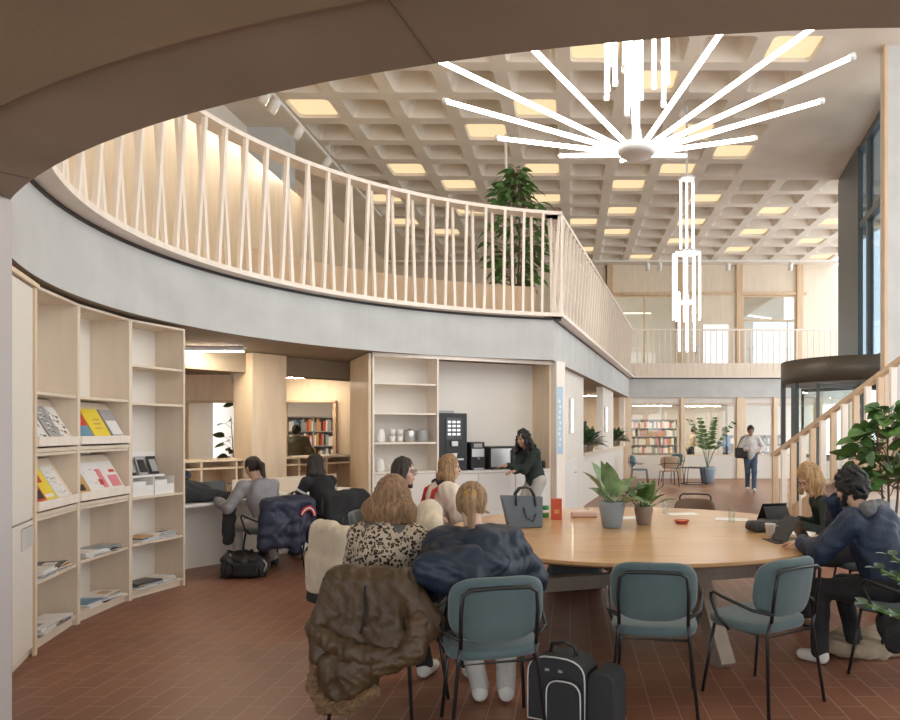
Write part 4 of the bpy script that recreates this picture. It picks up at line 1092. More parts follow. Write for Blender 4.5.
# 1 leopard knit, near left
CH1 = (-1.08, 4.02, 0); RZ1 = R(-14)
J = pose(seat=.45, lean=.14, hands=((-.20, .40, .78), (.17, .42, .78)), hyaw=-8, hpitch=-12, feet=((.02, .52, .09), (.30, .60, .09)))
p1 = person('woman seen from behind in a leopard-print knit with loose light brown hair', CH1, RZ1, J, top=LEO, puff=.022, legs=C_BLACKC, shoes=SHOEW, hair=hair_long(H_BROWN, .20, spread=2.6, curly=0), vox=.010)
blob('scarf', [('c', J['neck']+V3((-.09, -.045, -.015)), .036, J['neck']+V3((.09, -.045, -.015)), .036), ('c', J['neck']+V3((-.09, -.04, -.015)), .034, J['neck']+V3((-.06, .07, -.05)), .03), ('c', J['neck']+V3((.09, -.04, -.015)), .034, J['neck']+V3((.06, .07, -.05)), .03)], cloth('grey_scarf', (.12, .11, .105)), p1, .009, .03, folds(.006, (40, 40, 40)))
# 2 navy puffer
CH2 = (-.43, 3.80, 0); RZ2 = R(14)
J = pose(seat=.43, lean=.24, side=-.07, hands=((-.24, .45, .78), (.24, .46, .78)), hyaw=-10, hpitch=-20, feet=((-.02, .34, .09), (.13, .30, .09)))
p2 = person('woman in a navy puffer coat with a fair ponytail, seen from behind at the table', CH2, RZ2, J, top=C_NAVY, topname='puffer_coat', puff=.070, topdisp=lambda G: quilt(.009, .10)(G)+folds(.006, (30, 30, 16), 2)(G), legs=C_LGREY, shoes=SHOEW, hair=hair_pony(H_DBLOND, mat('mustard_tie', (.5, .27, .04), .7), .15), hem=.02, vox=.010)
blob('hood', [('c', J['neck']+V3((-.17, -.09, -.05)), .07, J['neck']+V3((.13, -.10, -.05)), .065), ('e', J['neck']+V3((-.09, -.20, -.15)), (.26, .085, .13)), ('c', J['neck']+V3((-.30, -.12, -.16)), .07, J['neck']+V3((-.05, -.24, -.18)), .08), ('c', J['neck']+V3((-.20, -.06, -.06)), .065, J['neck']+V3((-.15, .08, -.10)), .05), ('c', J['neck']+V3((.16, -.07, -.05)), .055, J['neck']+V3((.13, .07, -.10)), .05)], C_NAVY, p2, .010, .04, folds(.008, (26, 26, 26), 3))
blob('fur_collar', [('c', J['neck']+V3((-.34, -.10, -.20)), .05, J['neck']+V3((-.24, -.16, -.06)), .05), ('c', J['neck']+V3((-.34, -.10, -.20)), .05, J['neck']+V3((-.36, -.12, -.34)), .04)], H_BLACK, p2, .009, .03, folds(.009, (80, 80, 80), 1))
# 3 dark hair and glasses, red top
J = pose(lean=.12, hands=((-.15, .33, .80), (.18, .30, .80)), hyaw=-8, hpitch=-3)
p3 = person('dark-haired woman with glasses and a red top, in profile at the left of the table', (-1.62, 6.35, 0), R(-90), J, top=C_RED, legs=C_BLACKC, shoes=SHOEB, hair=hair_long(H_DARK, .20, spread=.8), vox=.010)
c, M = J['head'], J['M']; h = lambda x, y, z: c+M @ V3((x, y, z))
g = MB()
for s in (-1, 1):
    g.tube([h(s*.033+.022*math.cos(q), .102, .006+.02*math.sin(q)) for q in np.linspace(0, 2*PI, 15)[:-1]], .0022, 6, closed=True); g.tube([h(s*.055, .10, .01), h(s*.08, .0, .012)], .002, 6)
g.tube([h(-.011, .103, .01), h(.011, .103, .01)], .002, 6); g.build('glasses', BLACKM, p3)
# 4 blond, blush coat
J = pose(lean=.10, hands=((-.15, .32, .80), (.15, .32, .80)), hyaw=-18, hpitch=-6)
p4 = person('blond woman in a blush coat with red straps, next to the woman with glasses', (-1.30, 7.0, 0), R(-62), J, top=C_PINKC, topname='coat', puff=.045, topdisp=folds(.009, (24, 24, 8), 2), legs=C_BLACKC, shoes=SHOEB, hair=hair_long(H_DBLOND, .23, spread=1.2), vox=.010)
blob('collar', [('c', J['neck']+V3((-.10, -.06, .0)), .04, J['neck']+V3((.10, -.06, .0)), .04), ('c', J['neck']+V3((-.10, -.06, .0)), .04, J['neck']+V3((-.10, .08, -.10)), .035), ('c', J['neck']+V3((.10, -.06, .0)), .04, J['neck']+V3((.10, .08, -.10)), .035)], C_BLACKC, p4, .009, .03, folds(.006, (50, 50, 50)))
for s in (-1, 1):
    MB().tube([J['neck']+V3((s*.12, .13, -.22)), J['neck']+V3((s*.125, .07, -.03)), J['neck']+V3((s*.125, -.03, .01)), J['neck']+V3((s*.13, -.16, -.06)), J['neck']+V3((s*.13, -.205, -.24)), J['neck']+V3((s*.12, -.20, -.40))], .022, 8).build('strap', C_RED, p4)
# 5, 6 students at the desk
QD = drz-PI/2+PI/2
def desk_rz(): return math.atan2(dn.y, dn.x)-PI/2
J = pose(lean=.42, hands=((-.34, .48, .80), (.14, .52, .80)), hyaw=6, hpitch=-22, seat=.43, feet=((-.16, .30, .09), (.14, .12, .09)))
p5 = person('student in a grey shirt with dark tied-back hair, writing at the study desk', (-3.47, 8.06, 0), desk_rz(), J, top=C_GREY, puff=.020, topdisp=folds(.009, (24, 24, 10), 3), legs=C_LGREY, shoes=SHOEB, hair=hair_pony(H_DARK, None, .19), vox=.011, topname='shirt')
J = pose(lean=.34, hands=((-.16, .46, .80), (.10, .30, .94)), hyaw=22, hpitch=-10, seat=.43)
p6 = person('student with long dark hair and white-striped black sleeves at the study desk', (-3.02, 8.72, 0), desk_rz(), J, top=C_BLACKC, puff=.008, legs=C_BLACKC, shoes=SHOEB, hair=hair_long(H_DARK, .30, spread=.7), vox=.011)
for i, f_ in ((0, .42), (0, .66), (1, .42), (1, .66)):
    a_, b_ = J['sh%d' % i], J['el%d' % i]; q = a_.lerp(b_, f_); dv = (b_-a_).normalized()
    MB().tube([q-dv*.014, q+dv*.014], .076-.008*f_, 16).build('stripe', C_WHITE, p6)
# 7 coffee visitor
J = pose(stand=True, hscale=.93, lean=.30, hands=((.05, .46, 1.10), (-.10, .44, 1.02)), hyaw=12, hpitch=-14, feet=((-.1, 0, .09), (.1, .05, .09)))
p7 = person('standing woman with long curly black hair and a dark green top at the coffee counter', (-.50, 10.22, 0), R(128), J, skin=SKIN2, top=C_DGREEN, puff=.012, legs=C_LGREY, shoes=SHOEB, hair=hair_long(H_BLACK, .30, spread=3.4, curly=1), vox=.012)
# 8 walking visitor
J = pose(stand=True, lean=.05, hands=((-.20, .10, 1.02), (.12, .24, 1.10)), hyaw=10, hpitch=-14, feet=((-.07, .16, .09), (.07, -.12, .10)))
p8 = person('visitor walking towards the table in a white shirt and blue jeans', (4.72, 18.3, 0), R(172), J, skin=SKIN2, top=C_WHITE, puff=.02, legs=C_JEAN, shoes=SHOEW, hair=hair_short(H_BLACK, .004), vox=.013, topname='shirt')
sb_ = thing('shoulder_bag', 'black shoulder bag hanging at the side of the walking visitor', 'bag', (4.46, 18.2, .86), R(172))
blob('bag_body', [('b', (0, 0, .14), (.17, .07, .14), .05)], BLACKP, sb_, .014, .02, folds(.006)); MB().tube([(.12, 0, .26), (.02, -.02, .5), (-.14, -.04, .62), (-.16, .05, .6)], .012, 6).build('strap', BLACKP, sb_)
# 9 blond at the right, 10 man in blue
J = pose(lean=.50, hands=((-.12, .46, .79), (.22, .42, .79)), hyaw=16, hpitch=-40)
p9 = person('person with a fair bob bent over the tablet at the right of the table', (2.44, 6.0, 0), R(84), J, top=C_DGREEN, puff=.012, legs=C_BLACKC, shoes=SHOEB, hair=hair_long(H_BLOND, .17, spread=1.9), vox=.009)
J = pose(lean=.36, hands=((-.12, .58, .80), (.02, .42, 1.12)), hyaw=-4, hpitch=-22, feet=((-.2, .40, .09), (.12, .30, .09)), pole=(.9, -.1, -1))
p10 = person('bearded man in a blue jacket with curly black hair and one hand raised', (2.12, 4.62, 0), R(42), J, skin=SKIN, top=C_BLUEJ, topname='jacket', puff=.040, topdisp=folds(.009, (30, 30, 12), 2), legs=C_BLACKC, shoes=SHOEW, hair=hair_short(H_BLACK, .013, H_BLACK, .026), vox=.0075, handcfg=((V3((.2, .98, -.1)), DOWN, .35), (V3((-.25, .1, 1)), V3((-.6, -.7, 0)), .9)))
blob('scarf', [('c', J['neck']+V3((-.10, -.085, .02)), .058, J['neck']+V3((.10, -.085, .02)), .058), ('c', J['neck']+V3((-.08, -.06, .0)), .032, J['neck']+V3((-.06, .05, -.03)), .028), ('c', J['neck']+V3((.08, -.06, .0)), .032, J['neck']+V3((.06, .05, -.03)), .028)], cloth('grey_fleece', (.14, .14, .15)), p10, .009, .03, folds(.008, (60, 60, 60)))
# 11 visitor in the reading room, 12-13 library
J = pose(stand=True, lean=.08, hands=((-.24, .2, 1.05), (.2, .25, 1.05)), hyaw=0, hpitch=-18)
p11 = person('visitor in an olive green hooded jacket, seen from behind in the far reading room', (-5.95, 15.2, 0), R(10), J, top=C_OLIVE, topname='jacket', puff=.05, topdisp=quilt(.012, .14), legs=C_BLACKC, shoes=SHOEB, hair=hair_short(H_DARK, .006), vox=.015, hem=.12)
J = pose(stand=True, lean=.22, hands=((-.15, .4, 1.02), (.15, .4, 1.02)), hpitch=-25)
p12 = person('dark-haired visitor in a beige top bending over behind the library glass', (4.32, 25.2, 0), R(-70), J, top=C_CREAM, legs=C_BLACKC, shoes=SHOEB, hair=hair_short(H_DARK, .005), vox=.016)
J = pose(stand=True, lean=.05, hands=((-.15, .3, 1.02), (.15, .3, 1.02)), hpitch=-15)
p13 = person('visitor in a blue shirt standing behind the middle library pane by the palm', (5.65, 25.3, 0), R(80), J, top=cloth('blue_shirt', (.12, .2, .33)), legs=C_BLACKC, shoes=SHOEB, hair=hair_short(H_DARK, .005), vox=.016)
# ------------------------------------------------------------ round table
TX, TY, TR = .59, 6.15, 1.66
tb = thing('round_table', 'large round oak table on splayed taupe timber legs in the middle of the hall', 'table', (TX, TY, 0))
MB().lathe([(.001, .695), (TR-.05, .695), (TR-.004, .712), (TR, .718), (TR, .736), (TR-.005, .74), (.001, .74)], 96).build('tabletop', TABLEW, tb, smooth=False)
for k in range(4):
    a = R(-72.5+90*k); u = V3((math.cos(a), math.sin(a), 0))
    MB().bar(u*1.50, u*1.02+V3((0, 0, .695)), .15, .11, up=(-u.y, u.x, 0), bev=.006).build('leg', TLEG, tb)
    MB().bar(u*.04+V3((0, 0, .30)), u*1.26+V3((0, 0, .30)), .09, .12, bev=.004).build('stretcher', TLEG, tb)
MB().lathe([(.001, .62), (.9, .62), (.9, .695), (.001, .695)], 32).build('apron', TLEG, tb)

# ------------------------------------------------------------ teal chairs
def pad(w, hgt, th, curve, rr, m, name, par, M):
    """rounded upholstered pad, curved about its vertical axis"""
    n = 14; bm = bmesh.new(); pts = []
    P = []
    for i in range(48):
        q = 2*PI*i/48; e = 2/3.4
        x = math.copysign(abs(math.cos(q))**e, math.cos(q))*w/2; z = math.copysign(abs(math.sin(q))**e, math.sin(q))*hgt/2; P.append((x, z))
    vs = []; fs = []; rings = [(0.55, .5), (.88, .5), (.97, .38), (1, 0.05), (.97, -.38), (.88, -.5), (.55, -.5)]
    def pt(x, z, t): return M @ V3((x, curve*(x/(w/2))**2+t*th, z))
    for (s, t) in rings:
        for (x, z) in P: vs.append(pt(x*s, z*s, t))
    vs.append(pt(0, 0, .52)); vs.append(pt(0, 0, -.52)); N = len(P)
    for r in range(len(rings)-1):
        for i in range(N): fs.append([r*N+i, r*N+(i+1) % N, (r+1)*N+(i+1) % N, (r+1)*N+i])
    for i in range(N):
        fs.append([len(rings)*N, (i+1) % N, i]); b = (len(rings)-1)*N; fs.append([len(rings)*N+1, b+i, b+(i+1) % N])
    return MB().add(vs, fs, True).build(name, m, par)
def make_chair(label, loc, rz, up=TEAL, group='teal chairs round the table', low=0):
    t = thing('armchair', label, 'chair', loc, rz, group)
    pad(.50, .47, .06, 0, .1, up, 'seat', t, Matrix.Translation((0, .0, .465)) @ Matrix.Rotation(PI/2, 4, 'X') @ Matrix.Rotation(0, 4, 'Y'))
    pad(.49, .34, .05, .07, .1, up, 'backrest', t, Matrix.Translation((0, -.265, .70-low)) @ Matrix.Rotation(R(9), 4, 'X'))
    f = MB()
    f.tube([(-.19, -.272, .52), (-.193, -.30, .70), (-.185, -.312, .79), (-.15, -.316, .815), (0, -.318, .82), (.15, -.316, .815), (.185, -.312, .79), (.193, -.30, .70), (.19, -.272, .52)], .0105, 8).build('back_frame', BLACKM, t)
    for s in (-1, 1):
        MB().tube([(s*.19, -.270, .53), (s*.20, -.25, .44), (s*.245, -.30, .0)], .0105, 8).build('leg', BLACKM, t)
        MB().tube([(s*.20, .15, .44), (s*.235, .22, .0)], .0105, 8).build('leg', BLACKM, t)
        MB().tube([(s*.195, -.285, .57), (s*.26, -.20, .585), (s*.285, .02, .63), (s*.285, .075, .645), (s*.285, .10, .63), (s*.282, .10, .60), (s*.27, .06, .50), (s*.235, .0, .43)], .0105, 8).build('arm', BLACKM, t)
    MB().tube([(-.20, .15, .432), (-.20, -.25, .432), (.20, -.25, .432), (.20, .15, .432)], .009, 6, closed=True).build('seat_frame', BLACKM, t)
    return t
ch = make_chair('empty teal armchair seen squarely from behind, at the middle of the table', (.50, 4.15, 0), R(-8))
dup(ch, (1.13, 4.24, 0), R(34), 'empty teal armchair turned sideways, right of the squarely placed one')
dup(ch, (-.43, 3.76, 0), R(16), 'teal armchair under the woman in the navy puffer coat')
dup(ch, (-1.0, 4.0, 0), R(-12), 'armchair under the brown coat of the woman in leopard print')
dup(ch, (2.15, 4.59, 0), R(42), 'teal armchair under the bearded man in the blue jacket')
dup(ch, (2.50, 6.0, 0), R(84), 'teal armchair under the person with the fair bob')
dup(ch, (-.80, 5.62, 0), R(-70), 'armchair pushed in under the bulky cream coat at the table')
dup(ch, (-1.68, 6.35, 0), R(-90), 'teal armchair under the woman with glasses')
dup(ch, (-1.36, 7.02, 0), R(-62), 'teal armchair under the blond woman in the blush coat')
dup(ch, (-1.42, 5.1, 0), R(-48), 'armchair under the cream coat left of the table')
dup(ch, (-3.44, 8.02, 0), desk_rz(), 'chair under the student in the grey shirt', 'chairs at the study desk')
dup(ch, (-2.99, 8.68, 0), desk_rz(), 'chair under the student with striped sleeves', 'chairs at the study desk')
brn = mat('brown_leather', (.13, .075, .04), .5)
c_b = make_chair('brown armchair pushed in at the far side of the round table', (1.45, 8.25, 0), R(165), brn, None, .1)
c_w = make_chair('pale armchair behind the bearded man at the right edge', (2.72, 5.50, 0), R(62), mat('pale_upholstery', (.45, .46, .45), .8), None)
# ---- cafe seating by the library glass
def cafe_chair(label, loc, rz, m):
    t = thing('cafe_chair', label, 'chair', loc, rz, 'cafe chairs by the library glass')
    pad(.48, .46, .04, 0, .1, m, 'seat', t, Matrix.Translation((0, 0, .44)) @ Matrix.Rotation(PI/2, 4, 'X'))
    pad(.56, .36, .03, .12, .1, m, 'backrest', t, Matrix.Translation((0, -.26, .68)) @ Matrix.Rotation(R(10), 4, 'X'))
    for s in (-1, 1):
        MB().tube([(s*.2, -.22, .44), (s*.24, -.27, 0)], .012, 6).build('leg', BLACKM, t); MB().tube([(s*.2, .2, .44), (s*.24, .25, 0)], .012, 6).build('leg', BLACKM, t)
        MB().tube([(s*.16, -.2, .43), (s*.2, -.30, .62), (s*.2, -.31, .8)], .010, 6).build('back_rod', BLACKM, t)
    MB().tube([(-.29, .1, .6), (-.3, -.1, .62), (-.2, -.31, .66), (.2, -.31, .66), (.3, -.1, .62), (.29, .1, .6)], .010, 6).build('arm_hoop', BLACKM, t)
    return t
TEAL2 = mat('teal_shell', (.10, .20, .25), .6)
cafe_chair('teal cafe chair at the far left by the library glass', (2.05, 20.6, 0), R(-100), TEAL2)
cafe_chair('tan cafe chair with its back to the hall by the library glass', (2.82, 20.0, 0), R(6), mat('tan_shell', (.52, .36, .24), .6))
cafe_chair('teal cafe chair half hidden behind the tan one', (3.15, 21.5, 0), R(120), TEAL2)
lt = thing('low_table', 'low black wire table next to the potted palm', 'table', (3.70, 20.75, 0))
MB().lathe([(.001, .48), (.40, .48), (.40, .5), (.001, .5)], 32).build('top', BLACKM, lt)
for k in range(4): MB().tube([(.33*math.cos(R(45+90*k)), .33*math.sin(R(45+90*k)), .48), (.4*math.cos(R(45+90*k)), .4*math.sin(R(45+90*k)), 0)], .012, 6).build('leg', BLACKM, lt)
MB().tube([(.4*math.cos(R(a)), .4*math.sin(R(a)), .012) for a in range(0, 360, 15)], .011, 6, closed=True).build('foot_ring', BLACKM, lt)

# ------------------------------------------------------------ draped coats
def drape(name, label, loc, rz, prims, m, vox=.012, k=.05, disp=None, cat='coat', partname='shell'):
    t = thing(name, label, cat, loc, rz); blob(partname, prims, m, t, vox, k, disp); return t
t = drape('coat', 'brown quilted coat with a fur-edged hood hung over the leopard-print chair', (-.99, 4.0, 0), R(-12),
    [('c', (-.17, -.31, .83), .055, (.19, -.31, .83), .055), ('b', (.01, -.35, .70), (.21, .05, .15), .045), ('c', (-.18, -.33, .80), .07, (-.27, -.34, .55), .07), ('c', (-.27, -.34, .55), .07, (-.23, -.38, .42), .07),
     ('c', (.20, -.33, .80), .07, (.33, -.31, .60), .075), ('c', (.33, -.31, .60), .075, (.24, -.37, .47), .065), ('b', (-.01, -.37, .52), (.22, .06, .11), .055)], C_BROWN, .008, .035, lambda G: folds(.006, (34, 34, 7), 4)(G)+folds(.003, (60, 60, 30), 2)(G))
blob('hood', [('e', (-.07, -.41, .33), (.17, .09, .15)), ('c', (-.18, -.40, .40), .06, (.06, -.42, .40), .07), ('-c', (-.10, -.52, .30), .05, (-.04, -.52, .20), .04)], C_BROWN, t, .008, .03, folds(.006, (34, 34, 26), 1))
blob('fur_trim', [('c', (-.26, -.40, .42), .022, (-.255, -.44, .28), .034), ('c', (-.255, -.44, .28), .034, (-.18, -.46, .185), .036), ('c', (-.18, -.46, .185), .036, (-.03, -.47, .19), .036), ('c', (-.03, -.47, .19), .036, (.10, -.45, .28), .032)], C_FUR, t, .006, .02, folds(.006, (140, 140, 130), 2))
blob('sleeve', [('c', (-.22, -.41, .54), .055, (-.04, -.45, .47), .055), ('c', (-.04, -.45, .47), .055, (.20, -.42, .44), .05)], C_BROWN, t, .008, .03, lambda G: quilt(.007, .05, 1, 0)(G)+folds(.004, (50, 50, 40), 1)(G))
blob('sleeve', [('c', (.31, -.36, .62), .06, (.29, -.40, .48), .06), ('c', (.29, -.40, .48), .06, (.12, -.44, .40), .05)], C_BROWN, t, .008, .03, lambda G: quilt(.006, .05, 1)(G)+folds(.004, (50, 50, 40), 3)(G))
MB().tube([(.02, -.405, .80), (.025, -.415, .66), (.01, -.435, .56)], .006, 6).build('seam', C_BLACKC, t)
t = drape('coat', 'cream wool coat hanging over the chair left of the leopard-print knit', (-1.42, 5.1, 0), R(-48),
    [('c', (-.20, -.31, .92), .045, (.22, -.31, .90), .045), ('b', (0, -.35, .74), (.24, .04, .2), .035), ('b', (.02, -.37, .58), (.30, .045, .14), .04), ('c', (.22, -.33, .86), .055, (.32, -.32, .52), .05), ('c', (-.22, -.33, .86), .055, (-.32, -.34, .50), .05)], C_CREAM, .010, .05, folds(.007, (22, 22, 5), 1))
blob('hem', [('b', (.02, -.375, .42), (.27, .04, .05), .03)], C_BLACKC, t, .012, .03, folds(.006, (18, 18, 8), 2))
t = drape('coat', 'bulky cream coat heaped on a chair before the woman in the blush coat', (-.80, 5.62, 0), R(-70),
    [('b', (0, -.37, .74), (.27, .07, .20), .06), ('c', (-.22, -.33, .92), .07, (.10, -.34, .97), .085), ('c', (.10, -.34, .97), .085, (.30, -.34, .88), .07), ('c', (.27, -.36, .86), .075, (.34, -.38, .55), .06), ('c', (-.26, -.36, .84), .07, (-.33, -.38, .55), .06), ('e', (-.02, -.42, .86), (.22, .08, .12))], C_CREAM, .010, .05, folds(.008, (24, 24, 10), 5))
dr_ = desk_rz()
t = drape('jacket', 'navy padded jacket with a red and white band behind the grey-shirted student', (-3.44, 8.02, 0), dr_,
    [('b', (0, -.38, .66), (.27, .06, .18), .05), ('c', (-.24, -.32, .80), .065, (.24, -.32, .80), .065), ('b', (-.06, -.39, .46), (.24, .07, .16), .06), ('c', (-.26, -.36, .74), .07, (-.31, -.38, .34), .065), ('c', (.26, -.36, .74), .07, (.30, -.36, .34), .065), ('c', (.02, -.44, .6), .06, (.0, -.46, .28), .06)], mat('navy_jacket', (.016, .022, .05), .5, bump=.15, bscale=40), .011, .04, lambda G: quilt(.007, .14, 1)(G)+folds(.007, (24, 24, 12), 2)(G))
bq = [V3((.18+.07*math.cos(R(a)), -.475+.06*abs(math.cos(R(a)))*.3, .60+.10*math.sin(R(a)))) for a in range(10, 175, 15)]
for q, m_ in ((0, C_RED), (.020, C_WHITE), (.038, C_RED)):
    MB().tube([p+(p-V3((.18, -.47, .60))).normalized()*q for p in bq], .011, 8).build('band', m_, t)
t = drape('coat', 'long black coat hung over the chair of the student with striped sleeves', (-2.99, 8.68, 0), dr_,
    [('b', (0, -.38, .60), (.26, .055, .25), .05), ('c', (-.24, -.32, .82), .06, (.24, -.32, .82), .06), ('b', (.0, -.40, .34), (.27, .07, .24), .06), ('c', (.26, -.36, .76), .065, (.35, -.36, .40), .06), ('c', (-.26, -.36, .76), .065, (-.31, -.38, .38), .06), ('c', (-.1, -.42, .3), .07, (-.14, -.42, .06), .06)], C_BLACKC, .012, .04, folds(.012, (16, 16, 5), 3))
# pile on the desk
def dwv(x, y, z): return dw(x, y, z)
t = thing('coat', 'dark grey coat heaped on the study desk with a sleeve hanging over its edge', 'coat', dw(-.02, .16, DZ), drz)
blob('shell', [('e', (.0, .10, .12), (.32, .20, .15)), ('c', (-.2, .1, .16), .13, (.28, .02, .12), .11), ('c', (.28, -.04, .07), .075, (.50, -.16, .05), .07), ('-b', (0, .2, -.3), (1, .34, .3), .0)], mat('charcoal_cloth', (.035, .037, .04), .8, bump=.2, bscale=60), t, .012, .05, folds(.014, (15, 15, 12), 2))
blob('sleeve', [('c', (.42, -.20, .06), .07, (.46, -.27, -.06), .07), ('c', (.46, -.27, -.06), .07, (.44, -.28, -.42), .065)], MATS['charcoal_cloth'], t, .012, .03, folds(.01, (20, 20, 14), 4))
t = thing('bag', 'black rounded bag lying on the heaped coat at the end of the study desk', 'bag', dw(-.02, .30, DZ+.26), drz)
blob('body', [('e', (0, 0, .05), (.22, .15, .09))], BLACKP, t, .012, .04, folds(.008)); MB().tube([(.10+.05*math.cos(R(a)), -.14, .07+.04*math.sin(R(a))) for a in range(0, 360, 30)], .008, 6, closed=True).build('zip_ring', C_JEAN, t)
lp = thing('laptop', 'open laptop in front of the grey-shirted student', 'laptop', dw(.62, .42, DZ), drz)
MB().box((0, 0, .008), (.31, .21, .014), bev=.003).build('base', CG, lp); MB().bar((0, .11, .01), (0, .16, .20), .31, .008, up=(0, 1, 0)).build('lid', CK, lp)
for x, y, r_, l in ((1.42, .30, .1, 'white notebook before the striped student'), (2.05, .34, -.2, 'dark folder at the right end of the study desk'), (2.3, .3, .1, 'white sheet at the right end of the study desk')):
    o_ = MB().box((0, 0, .005), (.3, .21, .01)).build('notebook', CK if 'dark' in l else PAPER); tag(o_, l, 'notebook'); o_.location = dw(x, y, DZ+.0005); o_.rotation_euler = (0, 0, drz+r_)
# backpack on the floor
t = thing('backpack', 'black backpack lying on the tiles by the study desk chair', 'backpack', (-3.55, 7.66, 0), .25)
blob('body', [('b', (0, 0, .13), (.23, .16, .125), .07), ('e', (-.05, .0, .2), (.17, .12, .08)), ('-b', (0, 0, -.2), (1, 1, .2), 0)], BLACKP, t, .012, .03, folds(.012, (22, 22, 18)))
blob('front_pocket', [('b', (.03, -.16, .10), (.14, .035, .075), .03)], C_BLACKC, t, .010, .02, folds(.005))
for s in (-1, 1): MB().tube([(s*.08-.05, .05, .26), (s*.12-.05, -.04, .29), (s*.16-.02, -.14, .2), (s*.2, -.2, .03)], .014, 8).build('strap', BLACKP, t)
MB().tube([(.18, -.12, .22), (.24, -.16, .15), (.22, -.2, .08)], .008, 6).build('buckle_strap', CG, t)
# instrument case at the front
ic = thing('instrument_case', 'black instrument case with pale piping standing on the tiles beside the navy coat', 'case', (.0, 3.86, 0), R(-24))
def arch(w, h0, h1, n=12):
    pts = [(-w/2, .02), (w/2, .02)]
    for i in range(n+1):
        a = PI*i/n; pts.append((w/2*math.copysign(abs(math.cos(a))**.7, math.cos(a)), h0+(h1-h0)*math.sin(a)**.7))
    return pts
def case_body(mb, w, h0, h1, y0, y1, x=0):
    A_ = arch(w, h0, h1); n = len(A_); vs = [(x+p[0], y0, p[1]) for p in A_]+[(x+p[0], y1, p[1]) for p in A_]
    return mb.add(vs, [[i, (i+1) % n, n+(i+1) % n, n+i] for i in range(n)]+[list(range(n))[::-1], [n+i for i in range(n)]])
CASE = mat('case_fabric', (.022, .023, .025), .7, bump=.2, bscale=220)
case_body(MB(), .34, .25, .37, -.10, .10, -.04).build('body', CASE, ic, bevel=.012)
case_body(MB(), .20, .17, .26, -.135, -.10, .02).build('front_pocket', CASE, ic, bevel=.01)
case_body(MB(), .16, .22, .31, -.07, .13, .205).build('side_pouch', CASE, ic, bevel=.012)
PIPE = mat('pale_piping', (.55, .55, .54), .5)
for w, h0, h1, y, x in ((.34, .25, .37, -.10, -.04), (.20, .17, .26, -.136, .02)):
    MB().tube([(x+p[0], y, p[1]) for p in arch(w, h0, h1)], .0045, 6, closed=True).build('piping', PIPE, ic)
MB().tube([(-.12, 0, .36), (-.11, 0, .41), (-.04, 0, .425), (.03, 0, .41), (.04, 0, .36)], .011, 8).build('handle', BLACKP, ic)
for x in (-.09, -.01): MB().box((x, -.105, .30), (.022, .01, .012)).build('zip_pull', STEEL, ic)
# heaps under the table and by the man
t = thing('bag', 'soft grey-blue bag on the floor under the round table', 'bag', (.05, 7.1, 0)); blob('body', [('b', (0, 0, .13), (.28, .14, .13), .08), ('-b', (0, 0, -.2), (1, 1, .2), 0)], mat('slate_fabric', (.10, .13, .15), .8), t, .014, .03, folds(.014, (16, 16, 14))); MB().tube([(-.12, -.02, .24), (-.1, -.03, .34), (.1, -.03, .34), (.12, -.02, .24)], .012, 6).build('handle', BLACKP, t)
t = thing('jacket', 'crumpled beige jacket on the floor below the bearded man', 'jacket', (2.10, 5.02, 0), .1)
blob('shell', [('e', (-.05, 0, .06), (.30, .16, .09)), ('c', (-.1, -.12, .05), .06, (.30, -.05, .05), .07), ('c', (-.1, .1, .10), .05, (.2, .12, .12), .06), ('-b', (0, 0, -.3), (1, 1, .3), 0)], mat('beige_cloth', (.33, .26, .18), .85), t, .012, .04, folds(.016, (20, 20, 20), 2))
t = thing('coat', 'black coat hanging from the chair of the bearded man', 'coat', (2.15, 4.59, 0), R(42))
blob('shell', [('b', (0, -.37, .50), (.25, .05, .14), .05), ('b', (.04, -.16, .36), (.31, .20, .10), .08), ('c', (.28, -.3, .5), .06, (.32, .02, .32), .06), ('c', (-.27, -.34, .5), .06, (-.3, -.1, .30), .07)], C_BLACKC, t, .012, .04, folds(.014, (15, 15, 8), 3))

# ------------------------------------------------------------ on the table
ZT_ = .7405
hb = thing('handbag', 'grey-blue leather tote bag standing on the left of the round table', 'handbag', (-.40, 6.18, ZT_), R(16))
LEA = mat('slate_leather', (.10, .125, .15), .45, var=.1, scale=5, bump=.1, bscale=60)
b = MB()
W0, W1, D0_, Hb = .30, .40, .13, .29
vs = [(-W0/2, -D0_/2, 0), (W0/2, -D0_/2, 0), (W0/2, D0_/2, 0), (-W0/2, D0_/2, 0), (-W1/2-.02, -.03, Hb), (W1/2-.04, -.03, Hb-.02), (W1/2-.04, .03, Hb-.02), (-W1/2-.02, .03, Hb)]
b.add(vs, [[3, 2, 1, 0], [0, 1, 5, 4], [1, 2, 6, 5], [2, 3, 7, 6], [3, 0, 4, 7], [4, 5, 6, 7]]); bo = b.build('body', LEA, hb, bevel=.012)
for y in (-.035, .035): MB().tube([(-.09, y-.03 if y < 0 else y+.0, .20), (-.085, y, .30), (-.05, y, .345), (0.0, y, .355), (.05, y, .34), (.08, y, .29), (.085, y-.03 if y < 0 else y, .19)], .009, 8).build('handle', BLACKP, hb)
MB().tube([(-.02, -.055, .18), (.0, -.075, .09), (.06, -.078, .06), (.09, -.06, .12)], .007, 8).build('strap', BLACKP, hb)
can = thing('drink_can', 'green drink can standing beside the red carton on the table', 'can', (-.24, 6.88, ZT_))
MB().lathe([(.026, 0), (.033, .01), (.033, .105), (.027, .118)], 20).build('body', mat('can_green', (.03, .25, .07), .3, metal=.3), can); MB().lathe([(.027, .118), (.024, .12), (.001, .117)], 20).build('lid', STEEL, can); MB().lathe([(.0335, .045), (.0335, .075)], 20).build('label_band', CW_, can)
cr = thing('carton', 'upright orange-red carton beside the green can', 'carton', (-.13, 6.72, ZT_), .1)
